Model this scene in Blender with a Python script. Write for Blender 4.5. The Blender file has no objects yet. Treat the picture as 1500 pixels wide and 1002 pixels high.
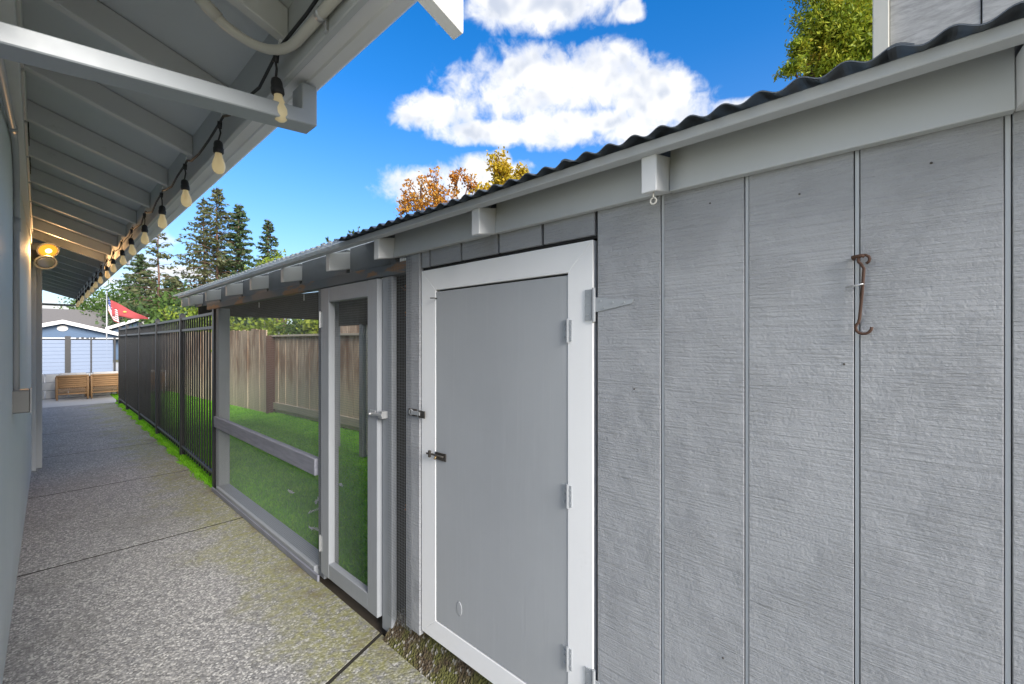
import bpy, bmesh, math, random
import numpy as np
from mathutils import Vector, Matrix
random.seed(7); rng = np.random.default_rng(7)
S = bpy.context.scene; COL = S.collection
R = math.radians

# ------------------------------------------------------------------ camera
CAM_H = 1.38; FPX = 635.0; YAW = math.atan(693.0 / FPX)
cd = bpy.data.cameras.new('camera'); cam = bpy.data.objects.new('camera', cd); COL.objects.link(cam)
cd.sensor_width = 36.0; cd.lens = 36.0 * FPX / 1500.0; cd.clip_start = 0.01; cd.clip_end = 2000
cam.location = (0, 0, CAM_H); cam.rotation_euler = (math.pi / 2, 0, -YAW)
S.camera = cam

# ------------------------------------------------------------------ light and sky
SUN_DIR = Vector((-0.115, -0.90, 0.41)).normalized()      # towards the sun: behind the camera, along the passage
SUN_STRENGTH = 2.9; SUN_ANGLE = 30.0; SKY_STRENGTH = 0.10; EXPOSURE = 1.45
sd = bpy.data.lights.new('sun', 'SUN'); sd.energy = SUN_STRENGTH; sd.angle = R(SUN_ANGLE); sd.color = (1.0, 0.95, 0.88)
so = bpy.data.objects.new('sun', sd); COL.objects.link(so); so.location = (0, -5, 12)
so.rotation_euler = (-SUN_DIR).to_track_quat('-Z', 'Y').to_euler()
S.view_settings.view_transform = 'Standard'; S.view_settings.look = 'None'
S.view_settings.gamma = 1.0; S.view_settings.use_curve_mapping = False; S.view_settings.exposure = EXPOSURE
S.cycles.max_bounces = 8; S.cycles.diffuse_bounces = 5; S.cycles.transparent_max_bounces = 16
S.cycles.caustics_reflective = False; S.cycles.caustics_refractive = False

class N:                                                   # tiny node helper
    def __init__(self, tree): self.t = tree; self.l = tree.links
    def n(self, typ, **kw):
        nd = self.t.nodes.new(typ)
        for k, v in kw.items():
            if k.startswith('i_'):
                key = k[2:]; key = int(key) if key.isdigit() else key.replace('_', ' ')
                s = nd.inputs[key]
                if hasattr(v, 'is_linked') or isinstance(v, bpy.types.NodeSocket): self.l.new(v, s)
                else: s.default_value = v
            else: setattr(nd, k, v)
        return nd
    def m(self, op, a, b=None, c=None, clamp=False):
        nd = self.t.nodes.new('ShaderNodeMath'); nd.operation = op; nd.use_clamp = clamp
        for i, v in enumerate((a, b, c)):
            if v is None: continue
            if isinstance(v, bpy.types.NodeSocket): self.l.new(v, nd.inputs[i])
            else: nd.inputs[i].default_value = v
        return nd.outputs[0]
    def v(self, op, a, b=None):
        nd = self.t.nodes.new('ShaderNodeVectorMath'); nd.operation = op
        for i, x in enumerate((a, b)):
            if x is None: continue
            if isinstance(x, bpy.types.NodeSocket): self.l.new(x, nd.inputs[i])
            else: nd.inputs[i].default_value = x
        return nd
    def mix(self, fac, a, b, blend='MIX'):
        nd = self.t.nodes.new('ShaderNodeMix'); nd.data_type = 'RGBA'; nd.blend_type = blend
        for k, v in ((0, fac), (6, a), (7, b)):
            if isinstance(v, bpy.types.NodeSocket): self.l.new(v, nd.inputs[k])
            else: nd.inputs[k].default_value = v if k == 0 else (tuple(v) + (1,) if len(v) == 3 else v)
        return nd.outputs[2]
    def smooth(self, x, a, b):
        nd = self.t.nodes.new('ShaderNodeMapRange'); nd.interpolation_type = 'SMOOTHSTEP'
        self.l.new(x, nd.inputs[0]); nd.inputs[1].default_value = a; nd.inputs[2].default_value = b
        return nd.outputs[0]
    def noise(self, vec, scale, detail=4.0, rough=0.55, dist=0.0, col=False):
        nd = self.n('ShaderNodeTexNoise', i_Scale=scale, i_Detail=detail, i_Roughness=rough, i_Distortion=dist)
        if vec is not None: self.l.new(vec, nd.inputs['Vector'])
        return nd.outputs[1 if col else 0]
    def ramp(self, fac, stops):
        nd = self.t.nodes.new('ShaderNodeValToRGB'); e = nd.color_ramp.elements
        while len(e) < len(stops): e.new(0.5)
        for el, (p, c) in zip(e, stops): el.position = p; el.color = tuple(c) + (1,)
        self.l.new(fac, nd.inputs[0]); return nd.outputs[0]

def build_world():
    w = bpy.data.worlds.new('World'); S.world = w; w.use_nodes = True
    t = w.node_tree; t.nodes.clear(); h = N(t)
    out = t.nodes.new('ShaderNodeOutputWorld'); bg = t.nodes.new('ShaderNodeBackground')
    sky = t.nodes.new('ShaderNodeTexSky'); sky.sky_type = 'NISHITA'; sky.sun_disc = False
    sky.sun_elevation = math.asin(SUN_DIR.z); sky.sun_rotation = math.atan2(SUN_DIR.x, SUN_DIR.y)
    sky.altitude = 30; sky.air_density = 1.0; sky.dust_density = 0.6; sky.ozone_density = 2.0
    hs = h.n('ShaderNodeHueSaturation', i_Hue=0.508, i_Saturation=1.5, i_Value=SKY_VALUE, i_Color=sky.outputs[0])
    d = h.n('ShaderNodeTexCoord').outputs['Generated']
    d = h.v('NORMALIZE', d).outputs[0]
    # cumulus field: ellipses in the tangent plane of one sky direction, broken up by fractal noise
    C = (0.6901893, 0.5391772, 0.4826248); Rv = (0.6156205, -0.7880427, 0.0); U = (-0.380329, -0.2971138, 0.8758272)
    k = h.m('MAXIMUM', h.v('DOT_PRODUCT', d, C).outputs['Value'], 0.05)
    u = h.m('DIVIDE', h.v('DOT_PRODUCT', d, Rv).outputs['Value'], k)
    v = h.m('DIVIDE', h.v('DOT_PRODUCT', d, U).outputs['Value'], k)
    big = h.noise(d, 9.0, 5.0, 0.58, 0.25); fine = h.noise(d, 30.0, 4.0, 0.55, 0.4)
    nz = h.m('ADD', h.m('MULTIPLY', h.m('SUBTRACT', big, 0.5), 3.2), h.m('MULTIPLY', h.m('SUBTRACT', fine, 0.5), 2.0))
    best = None
    for (bu, bv, ra, rb) in [(-0.225,-0.010,0.097,0.034),(-0.088,0.030,0.115,0.064),(0.080,0.030,0.139,0.056),(0.223,-0.011,0.095,0.049),
            (0.070,-0.046,0.165,0.037),(-0.121,-0.048,0.128,0.025),(0.181,-0.056,0.102,0.037),(-0.019,0.160,0.140,0.040),(0.156,0.142,0.025,0.016),
            (-0.243,-0.153,0.122,0.043),(-0.142,-0.136,0.090,0.041),(0.369,-0.022,0.037,0.016)]:
        a = h.m('DIVIDE', h.m('SUBTRACT', u, bu), ra * 1.08); b = h.m('DIVIDE', h.m('SUBTRACT', v, bv), rb * 1.08)
        e = h.m('SUBTRACT', 1.0, h.m('ADD', h.m('MULTIPLY', a, a), h.m('MULTIPLY', b, b)))
        best = e if best is None else h.m('MAXIMUM', best, e)
    best = h.m('MAXIMUM', best, -2.5)
    front = h.smooth(h.v('DOT_PRODUCT', d, C).outputs['Value'], 0.70, 0.80)
    dens_a = h.m('ADD', best, nz)
    # the rest of the sky: the same kind of clouds on a flat layer
    sp = h.n('ShaderNodeSeparateXYZ', i_0=d); zz = h.m('ADD', h.m('MAXIMUM', sp.outputs[2], 0.0), 0.12)
    lay = h.n('ShaderNodeCombineXYZ', i_0=h.m('DIVIDE', sp.outputs[0], zz), i_1=h.m('DIVIDE', sp.outputs[1], zz))
    cov = h.noise(lay.outputs[0], 1.1, 3.0, 0.5)
    dens_b = h.m('ADD', h.m('MULTIPLY', h.m('SUBTRACT', cov, 0.46), 9.0), h.m('MULTIPLY', nz, 0.6))  # cover outside the view thickened to whiten the fill light
    dens = h.n('ShaderNodeMix', i_0=front, i_2=dens_b, i_3=dens_a).outputs[0]
    alpha = h.smooth(dens, -0.45, 0.95)
    alpha = h.m('MULTIPLY', alpha, h.smooth(sp.outputs[2], 0.0, 0.06))
    up_d = h.v('ADD', d, tuple(0.026 * q for q in U)).outputs[0]
    relief = h.m('SUBTRACT', h.noise(up_d, 8.0, 3.0, 0.5, 0.2), h.noise(d, 8.0, 3.0, 0.5, 0.2))
    shade = h.m('MULTIPLY', h.smooth(h.m('ADD', h.m('MULTIPLY', relief, 5.0), h.m('MULTIPLY', big, 0.55)), 0.10, 0.95), h.smooth(dens, 0.1, 1.2))
    ccol = h.mix(shade, tuple(CLOUD * x for x in (1.0, 1.0, 1.0)), tuple(CLOUD * x for x in (0.58, 0.64, 0.76)))
    haze = h.m('MULTIPLY', h.m('POWER', h.m('SUBTRACT', 1.0, h.m('MAXIMUM', sp.outputs[2], 0.0), clamp=True), 3.6), 0.78)
    base = h.mix(haze, hs.outputs[0], tuple(CLOUD * x for x in (0.52, 0.60, 0.95)))
    fin = h.mix(alpha, base, ccol)
    t.links.new(fin, bg.inputs[0]); bg.inputs[1].default_value = SKY_STRENGTH
    t.links.new(bg.outputs[0], out.inputs[0])
SKY_VALUE = 1.0; CLOUD = 4.1
build_world()

# ------------------------------------------------------------------ materials
MATS = {}
def mat(name, fn):
    m = bpy.data.materials.new(name); m.use_nodes = True; t = m.node_tree; t.nodes.clear(); h = N(t)
    out = t.nodes.new('ShaderNodeOutputMaterial'); b = t.nodes.new('ShaderNodeBsdfPrincipled')
    t.links.new(b.outputs[0], out.inputs[0]); fn(h, b, out); MATS[name] = m; return m
def setp(h, b, **kw):
    for k, v in kw.items():
        s = b.inputs[k.replace('_', ' ')]
        if isinstance(v, bpy.types.NodeSocket): h.l.new(v, s)
        else: s.default_value = (tuple(v) + (1,)) if isinstance(v, tuple) and len(v) == 3 else v
def pos(h): return h.n('ShaderNodeNewGeometry').outputs['Position']
def rnd(h): return h.n('ShaderNodeObjectInfo').outputs['Random']
def obj_vec(h, scale=(1, 1, 1)):                             # object coords, shifted per object
    tc = h.n('ShaderNodeTexCoord').outputs['Object']
    off = h.n('ShaderNodeCombineXYZ', i_0=h.m('MULTIPLY', rnd(h), 37.0), i_1=h.m('MULTIPLY', rnd(h), 91.0), i_2=h.m('MULTIPLY', rnd(h), 53.0)).outputs[0]
    return h.n('ShaderNodeMapping', i_Vector=h.v('ADD', tc, off).outputs[0], i_Scale=scale).outputs[0]
def bump(h, b, height, strength=0.3, dist=0.002):
    bp = h.n('ShaderNodeBump', i_Strength=strength, i_Distance=dist, i_Height=height); h.l.new(bp.outputs[0], b.inputs['Normal'])

def paint(name, col, rough=0.6, var=0.10, dirt=0.25, dirtcol=(0.16, 0.15, 0.12), bs=0.15, scale=1.0):
    def f(h, b, o):
        p = obj_vec(h); n1 = h.noise(p, 3.0 * scale, 5); n2 = h.noise(p, 40 * scale, 4)
        c = h.mix(n1, tuple(x * (1 - var) for x in col), tuple(min(1, x * (1 + var)) for x in col))
        sp = h.smooth(h.noise(p, 9 * scale, 8, 0.7), 0.60, 0.78)
        c = h.mix(h.m('MULTIPLY', sp, dirt), c, dirtcol)
        setp(h, b, Base_Color=c, Roughness=h.m('ADD', h.m('MULTIPLY', n2, 0.2), rough - 0.1)); bump(h, b, n2, bs, 0.002)
    return mat(name, f)

paint('white_paint', (0.86, 0.86, 0.86), 0.5, 0.03, 0.12, (0.35, 0.33, 0.28))
paint('gutter_paint', (0.74, 0.74, 0.745), 0.5, 0.05, 0.35, (0.25, 0.24, 0.22))
paint('rafter_paint', (0.66, 0.665, 0.66), 0.55, 0.12, 0.35, (0.16, 0.15, 0.13))
paint('deck_paint', (0.56, 0.585, 0.60), 0.6, 0.10, 0.25, (0.10, 0.10, 0.10), scale=0.6)
paint('trim_grey', (0.46, 0.48, 0.50), 0.55, 0.07, 0.25)
def f_door(h, b, o):
    p = obj_vec(h); br = h.noise(h.n('ShaderNodeMapping', i_Vector=p, i_Scale=(60, 60, 1.5)).outputs[0], 2.0, 5, 0.6); big = h.noise(p, 2.2, 5, 0.6)
    c = h.mix(big, (0.345, 0.36, 0.375), (0.415, 0.43, 0.445)); c = h.mix(h.m('MULTIPLY', h.smooth(br, 0.5, 0.8), 0.18), c, (0.50, 0.51, 0.52))
    c = h.mix(h.m('MULTIPLY', h.smooth(h.noise(p, 26, 8, 0.75), 0.70, 0.76), 0.5), c, (0.22, 0.23, 0.23))
    setp(h, b, Base_Color=c, Roughness=h.m('ADD', 0.34, h.m('MULTIPLY', big, 0.25))); bump(h, b, h.m('ADD', br, h.m('MULTIPLY', h.noise(p, 14, 4), 0.6)), 0.14, 0.004)
mat('door_grey', f_door)
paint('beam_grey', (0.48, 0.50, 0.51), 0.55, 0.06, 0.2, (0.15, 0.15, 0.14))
paint('post_light', (0.50, 0.52, 0.545), 0.55, 0.06, 0.15)
paint('tail_paint', (0.66, 0.67, 0.68), 0.55, 0.05, 0.2, (0.3, 0.29, 0.27))
paint('shade_board', (0.17, 0.18, 0.19), 0.6, 0.15, 0.3, (0.08, 0.07, 0.06))  # blocking over the run: shade between the rafters put into a darker paint
paint('downspout_paint', (0.37, 0.40, 0.43), 0.4, 0.05, 0.25, (0.28, 0.26, 0.24))
paint('pale_panel', (0.60, 0.58, 0.53), 0.6, 0.08, 0.3)
paint('pvc', (0.62, 0.60, 0.54), 0.4, 0.06, 0.35, (0.35, 0.30, 0.22))
paint('grey_pvc', (0.40, 0.41, 0.43), 0.45, 0.05, 0.2)
paint('box_grey', (0.17, 0.17, 0.165), 0.5, 0.05, 0.2)
paint('blue_house', (0.05, 0.095, 0.17), 0.6, 0.08, 0.1)
paint('house_trim', (0.62, 0.62, 0.62), 0.5, 0.03, 0.05)
paint('panel_slat', (0.165, 0.21, 0.30), 0.45, 0.05, 0.05)
paint('cushion', (0.62, 0.59, 0.55), 0.9, 0.05, 0.1)
paint('block_white', (0.55, 0.55, 0.54), 0.8, 0.05, 0.2, bs=0.4)

def f_wall(h, b, o):
    p = pos(h); s = h.n('ShaderNodeMapping', i_Vector=p, i_Scale=(30, 30, 1.2)).outputs[0]
    n = h.noise(s, 3.0, 6, 0.6); n2 = h.noise(p, 1.5, 5)
    c = h.mix(n2, (0.64, 0.69, 0.70), (0.74, 0.79, 0.80)); c = h.mix(h.m('MULTIPLY', h.smooth(n, 0.5, 0.8), 0.35), c, (0.42, 0.45, 0.45))
    setp(h, b, Base_Color=c, Roughness=0.6); bump(h, b, n, 0.5, 0.003)
mat('house_wall', f_wall)

def f_siding(h, b, o):                                       # rough-sawn plywood, saw marks run across the boards
    p = obj_vec(h)
    a = h.n('ShaderNodeMapping', i_Vector=p, i_Scale=(1, 2.2, 60)).outputs[0]
    n1 = h.noise(a, 2.4, 6, 0.62, 0.35)
    a2 = h.n('ShaderNodeMapping', i_Vector=p, i_Scale=(1, 9, 120)).outputs[0]
    n2 = h.noise(a2, 2.0, 5, 0.65, 0.3); n3 = h.noise(p, 170, 3, 0.6)
    patch = h.smooth(h.noise(p, 7.0, 4), 0.35, 0.7)
    hgt = h.m('ADD', h.m('MULTIPLY', n1, 1.0), h.m('ADD', h.m('MULTIPLY', h.m('MULTIPLY', n2, patch), 1.5), h.m('MULTIPLY', n3, 0.45)))
    big = h.noise(p, 2.0, 4)
    c = h.mix(big, (0.31, 0.318, 0.335), (0.385, 0.394, 0.412))
    c = h.mix(h.m('MULTIPLY', h.smooth(n1, 0.52, 0.30), 0.30), c, (0.23, 0.24, 0.26))
    c = h.mix(h.m('MULTIPLY', h.smooth(h.noise(p, 16, 8, 0.75), 0.66, 0.80), 0.30), c, (0.14, 0.14, 0.135))
    c = h.mix(h.m('MULTIPLY', rnd(h), 0.14), c, (0.24, 0.245, 0.26))
    st_ = h.noise(h.n('ShaderNodeMapping', i_Vector=p, i_Scale=(14, 14, 0.8)).outputs[0], 1.6, 6, 0.65); c = h.mix(h.m('MULTIPLY', h.smooth(st_, 0.56, 0.80), 0.22), c, (0.25, 0.25, 0.25))
    setp(h, b, Base_Color=c, Roughness=0.62); bump(h, b, hgt, 0.80, 0.0055)
mat('siding', f_siding)

def f_header(h, b, o):                                       # worn paint over brown timber
    p = pos(h); s = h.n('ShaderNodeMapping', i_Vector=p, i_Scale=(1, 1.1, 6)).outputs[0]
    g = h.noise(h.n('ShaderNodeMapping', i_Vector=p, i_Scale=(8, 2, 60)).outputs[0], 3, 5)
    wood = h.mix(g, (0.20, 0.115, 0.06), (0.36, 0.22, 0.13))
    msk = h.smooth(h.noise(s, 1.9, 7, 0.6), 0.52, 0.57)
    c = h.mix(msk, (0.135, 0.15, 0.165), wood); setp(h, b, Base_Color=c, Roughness=0.7); bump(h, b, h.m('ADD', g, msk), 0.3, 0.002)
mat('worn_header', f_header)

def f_runpaint(h, b, o):                                     # grey paint over weathered stud wood
    p = obj_vec(h); g = h.noise(h.n('ShaderNodeMapping', i_Vector=p, i_Scale=(30, 30, 3)).outputs[0], 2, 5)
    c = h.mix(h.noise(p, 3, 4), (0.245, 0.262, 0.285), (0.33, 0.348, 0.375)); c = h.mix(h.m('MULTIPLY', h.smooth(g, 0.55, 0.8), 0.35), c, (0.20, 0.20, 0.21))
    setp(h, b, Base_Color=c, Roughness=0.6); bump(h, b, g, 0.3, 0.002)
mat('run_paint', f_runpaint)
def f_rail(h, b, o):
    p = obj_vec(h); g = h.noise(h.n('ShaderNodeMapping', i_Vector=p, i_Scale=(30, 3, 30)).outputs[0], 2, 6)
    c = h.mix(g, (0.12, 0.125, 0.16), (0.30, 0.31, 0.36)); setp(h, b, Base_Color=c, Roughness=0.7); bump(h, b, g, 0.4, 0.003)
mat('rail_paint', f_rail)

def f_fence(h, b, o):                                        # weathered cedar boards, per-board tone
    p = obj_vec(h, (1, 1, 1)); w = pos(h); r = rnd(h)
    st = h.noise(h.n('ShaderNodeMapping', i_Vector=p, i_Scale=(34, 34, 1.0)).outputs[0], 2.2, 6, 0.65)
    bl = h.noise(h.n('ShaderNodeMapping', i_Vector=w, i_Scale=(1, 3.2, 0.8)).outputs[0], 1.5, 6, 0.62)
    c = h.mix(h.smooth(st, 0.32, 0.68), (0.17, 0.105, 0.062), (0.72, 0.56, 0.39))
    c = h.mix(h.m('MULTIPLY', h.smooth(bl, 0.45, 0.62), 0.80), c, (0.20, 0.095, 0.040))
    z = h.n('ShaderNodeSeparateXYZ', i_0=w).outputs[2]
    low = h.m('MULTIPLY', h.smooth(h.m('ADD', z, h.m('MULTIPLY', h.m('SUBTRACT', st, 0.5), 0.9)), 0.95, 0.25), 0.75)
    c = h.mix(low, c, (0.68, 0.58, 0.40))
    c = h.mix(h.m('MULTIPLY', h.m('SUBTRACT', r, 0.0), 0.30), c, (0.33, 0.25, 0.18))
    setp(h, b, Base_Color=c, Roughness=0.85); bump(h, b, st, 0.5, 0.004)
mat('fence_wood', f_fence)
def f_pale(h, b, o):
    p = obj_vec(h); st = h.noise(h.n('ShaderNodeMapping', i_Vector=p, i_Scale=(30, 2, 30)).outputs[0], 2, 5)
    setp(h, b, Base_Color=h.mix(st, (0.34, 0.29, 0.21), (0.56, 0.49, 0.37)), Roughness=0.85); bump(h, b, st, 0.3, 0.003)
mat('pale_wood', f_pale)
def f_red(h, b, o):
    p = obj_vec(h); st = h.noise(h.n('ShaderNodeMapping', i_Vector=p, i_Scale=(30, 30, 2)).outputs[0], 2, 5)
    setp(h, b, Base_Color=h.mix(st, (0.035, 0.018, 0.012), (0.08, 0.036, 0.022)), Roughness=0.85)
mat('dark_post_wood', f_red)
def f_grey(h, b, o):                                         # silvery weathered plywood of the shed behind
    p = pos(h); d = h.n('ShaderNodeMapping', i_Vector=p, i_Scale=(3, 3, 14), i_Rotation=(R(28), 0, 0)).outputs[0]
    st = h.noise(d, 2.6, 7, 0.7, 0.4); c = h.mix(h.smooth(st, 0.35, 0.65), (0.30, 0.30, 0.295), (0.45, 0.45, 0.44))
    c = h.mix(h.m('MULTIPLY', h.smooth(h.noise(p, 4, 6), 0.5, 0.75), 0.5), c, (0.38, 0.375, 0.35))
    setp(h, b, Base_Color=c, Roughness=0.9); bump(h, b, st, 0.4, 0.003)
mat('grey_ply', f_grey)
paint('pale_trim', (0.56, 0.55, 0.49), 0.8, 0.12, 0.6, (0.26, 0.26, 0.18), 0.4)

def simple(name, col, rough=0.5, metal=0.0, var=0.0):
    def f(h, b, o):
        c = col
        if var:
            c = h.mix(h.noise(obj_vec(h), 14, 5), tuple(x * (1 - var) for x in col), tuple(x * (1 + var) for x in col))
        setp(h, b, Base_Color=c, Roughness=rough, Metallic=metal)
    return mat(name, f)
simple('black_metal', (0.018, 0.018, 0.020), 0.38, 0.0, 0.2)
simple('black_rubber', (0.02, 0.02, 0.022), 0.5)
simple('galvanised', (0.50, 0.51, 0.52), 0.42, 0.6, 0.15)
simple('wire', (0.14, 0.15, 0.16), 0.6, 0.0)
simple('painted_hinge', (0.36, 0.38, 0.40), 0.45, 0.15, 0.12)
simple('rusty', (0.085, 0.045, 0.03), 0.7, 0.4, 0.5)
simple('dark_steel', (0.10, 0.09, 0.08), 0.45, 0.7, 0.3)
simple('dark_gap', (0.02, 0.02, 0.02), 0.9)
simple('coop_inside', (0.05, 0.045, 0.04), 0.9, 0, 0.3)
simple('roofing', (0.16, 0.15, 0.145), 0.9, 0, 0.3)
simple('wicker', (0.40, 0.235, 0.115), 0.75, 0, 0.3)
simple('flag_red', (0.30, 0.045, 0.05), 0.8, 0, 0.1)
simple('flag_white', (0.75, 0.75, 0.75), 0.8)
simple('flag_blue', (0.03, 0.05, 0.20), 0.8)
simple('flag_gold', (0.55, 0.36, 0.10), 0.8)
simple('feather', (0.75, 0.75, 0.72), 0.8)
simple('dry_leaf', (0.30, 0.12, 0.04), 0.8, 0, 0.3)
simple('brass', (0.35, 0.26, 0.14), 0.4, 0.8)
simple('joint_dirt', (0.018, 0.016, 0.012), 1.0, 0, 0.4)
simple('soil', (0.07, 0.055, 0.04), 0.95, 0, 0.4)

def f_agg(h, b, o):                                          # exposed-aggregate concrete with lichen
    p = pos(h)
    v = h.n('ShaderNodeTexVoronoi', i_Vector=p, i_Scale=104.0, i_Randomness=1.0)
    v2 = h.n('ShaderNodeTexVoronoi', i_Vector=p, i_Scale=210.0)
    g = h.n('ShaderNodeSeparateColor', i_0=v.outputs['Color']).outputs[0]
    c = h.ramp(g, [(0.0, (0.07, 0.07, 0.075)), (0.3, (0.17, 0.17, 0.175)), (0.62, (0.32, 0.314, 0.304)), (0.82, (0.45, 0.44, 0.42)), (1.0, (0.66, 0.65, 0.62))])
    edge = h.smooth(v.outputs['Distance'], 0.42, 0.75)
    c = h.mix(h.m('MULTIPLY', edge, 0.60), c, (0.13, 0.128, 0.125))
    fine = h.n('ShaderNodeSeparateColor', i_0=v2.outputs['Color']).outputs[1]
    c = h.mix(0.25, c, h.ramp(fine, [(0.0, (0.13, 0.13, 0.13)), (1.0, (0.60, 0.59, 0.58))]))
    big = h.noise(p, 1.3, 6, 0.6)
    c = h.mix(h.m('MULTIPLY', h.smooth(big, 0.42, 0.68), 0.34), c, (0.17, 0.168, 0.15))
    x = h.n('ShaderNodeSeparateXYZ', i_0=p).outputs[0]
    ed = h.m('ADD', x, h.m('MULTIPLY', h.m('SUBTRACT', h.noise(p, 2.6, 6, 0.62), 0.5), 1.5))
    li = h.m('MULTIPLY', h.smooth(ed, 0.58, 1.02), h.smooth(h.noise(p, 22, 5, 0.7), 0.34, 0.62))
    c = h.mix(h.m('MULTIPLY', li, 0.65), c, (0.255, 0.25, 0.055))
    br = h.m('MULTIPLY', h.smooth(ed, 1.05, 1.3), 0.45); c = h.mix(br, c, (0.14, 0.10, 0.06))
    hgt = h.m('SUBTRACT', 1.0, v.outputs['Distance'])
    setp(h, b, Base_Color=c, Roughness=0.75); bump(h, b, hgt, 0.45, 0.005)
mat('aggregate', f_agg)
def f_moss(h, b, o):
    p = pos(h); v = h.n('ShaderNodeTexVoronoi', i_Vector=p, i_Scale=90.0)
    c = h.mix(h.smooth(h.noise(p, 9, 6, 0.65), 0.42, 0.62), (0.085, 0.06, 0.035), (0.115, 0.115, 0.030))
    g = h.n('ShaderNodeSeparateColor', i_0=v.outputs['Color']).outputs[0]
    c = h.mix(h.smooth(g, 0.82, 0.9), c, (0.30, 0.28, 0.24))
    setp(h, b, Base_Color=c, Roughness=0.95); bump(h, b, h.m('ADD', h.noise(p, 50, 5), v.outputs['Distance']), 1.0, 0.012)
mat('mossy', f_moss)
def f_conc(h, b, o):
    p = pos(h); c = h.mix(h.noise(p, 1.2, 6, 0.65), (0.40, 0.40, 0.39), (0.56, 0.555, 0.54)); setp(h, b, Base_Color=c, Roughness=0.85); bump(h, b, h.noise(p, 60, 4), 0.3, 0.003)
mat('pale_concrete', f_conc)
def f_ground(h, b, o):
    p = pos(h); c = h.mix(h.noise(p, 0.35, 6, 0.6), (0.08, 0.09, 0.035), (0.20, 0.17, 0.10)); setp(h, b, Base_Color=c, Roughness=0.95); bump(h, b, h.noise(p, 8, 6), 0.6, 0.03)
mat('dry_ground', f_ground)
def f_turf(h, b, o):
    p = pos(h); c = h.mix(h.noise(p, 2.0, 5), (0.09, 0.28, 0.012), (0.15, 0.40, 0.02)); setp(h, b, Base_Color=c, Roughness=0.8)
mat('turf_base', f_turf)

def leaf_mat(name, cols, trans=0.35, scale=1.2, rough=0.55):
    def f(h, b, o):
        p = pos(h)
        at = h.n('ShaderNodeAttribute', attribute_name='tint').outputs['Fac']
        k = h.m('ADD', h.m('MULTIPLY', at, 0.7), h.m('MULTIPLY', h.smooth(h.noise(p, scale, 3), 0.3, 0.7), 0.3))
        c = h.ramp(k, [(i / (len(cols) - 1), q) for i, q in enumerate(cols)])
        setp(h, b, Base_Color=c, Roughness=rough)
        b.inputs['Specular IOR Level'].default_value = 0.25
        tr = h.n('ShaderNodeBsdfTranslucent', i_Color=c); mx = h.n('ShaderNodeMixShader', i_0=trans, i_1=b.outputs[0], i_2=tr.outputs[0])
        h.l.new(mx.outputs[0], o.inputs[0])
    return mat(name, f)
leaf_mat('redwood_leaf', [(0.050, 0.062, 0.030), (0.105, 0.120, 0.052), (0.175, 0.175, 0.085)], 0.25)
leaf_mat('dark_conifer_leaf', [(0.030, 0.060, 0.028), (0.070, 0.115, 0.050), (0.125, 0.170, 0.080)], 0.25)
leaf_mat('green_leaf', [(0.035, 0.075, 0.018), (0.075, 0.14, 0.030), (0.15, 0.22, 0.05)], 0.35)
leaf_mat('lime_leaf', [(0.10, 0.17, 0.02), (0.22, 0.30, 0.04), (0.38, 0.40, 0.06)], 0.4)
leaf_mat('cedar_leaf', [(0.06, 0.13, 0.015), (0.20, 0.28, 0.025), (0.42, 0.44, 0.04), (0.52, 0.27, 0.05)], 0.35, 0.9)
leaf_mat('gold_leaf', [(0.24, 0.22, 0.02), (0.50, 0.36, 0.025), (0.62, 0.40, 0.04)], 0.4)
leaf_mat('russet_leaf', [(0.28, 0.08, 0.02), (0.50, 0.22, 0.03), (0.60, 0.38, 0.05)], 0.4)
leaf_mat('grass_blade', [(0.10, 0.33, 0.012), (0.20, 0.52, 0.022), (0.34, 0.64, 0.05)], 0.35, 3.0)
leaf_mat('hedge_leaf', [(0.02, 0.05, 0.015), (0.05, 0.09, 0.025), (0.10, 0.15, 0.04)], 0.3)
def f_bark(h, b, o):
    p = obj_vec(h); st = h.noise(h.n('ShaderNodeMapping', i_Vector=p, i_Scale=(6, 6, 0.7)).outputs[0], 2, 5)
    setp(h, b, Base_Color=h.mix(st, (0.08, 0.045, 0.035), (0.22, 0.125, 0.095)), Roughness=0.9); bump(h, b, st, 0.6, 0.02)
mat('bark', f_bark)

def f_sheet(h, b, o):                                        # translucent corrugated plastic
    p = pos(h); c = h.mix(h.noise(p, 3, 5), (0.06, 0.075, 0.095), (0.10, 0.12, 0.145)); setp(h, b, Base_Color=c, Roughness=0.4)
    tr = h.n('ShaderNodeBsdfTranslucent', i_Color=(0.10, 0.12, 0.13, 1)); mx = h.n('ShaderNodeMixShader', i_0=0.10, i_1=b.outputs[0], i_2=tr.outputs[0]); h.l.new(mx.outputs[0], o.inputs[0])
mat('corrugated_sheet', f_sheet)
def f_clear(h, b, o):
    p = pos(h); c = h.mix(h.noise(p, 3, 5), (0.55, 0.58, 0.56), (0.68, 0.71, 0.69)); setp(h, b, Base_Color=c, Roughness=0.4)
    tr = h.n('ShaderNodeBsdfTranslucent', i_Color=(0.95, 0.97, 0.95, 1)); mx = h.n('ShaderNodeMixShader', i_0=0.7, i_1=b.outputs[0], i_2=tr.outputs[0]); h.l.new(mx.outputs[0], o.inputs[0])
mat('clear_sheet', f_clear)
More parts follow.
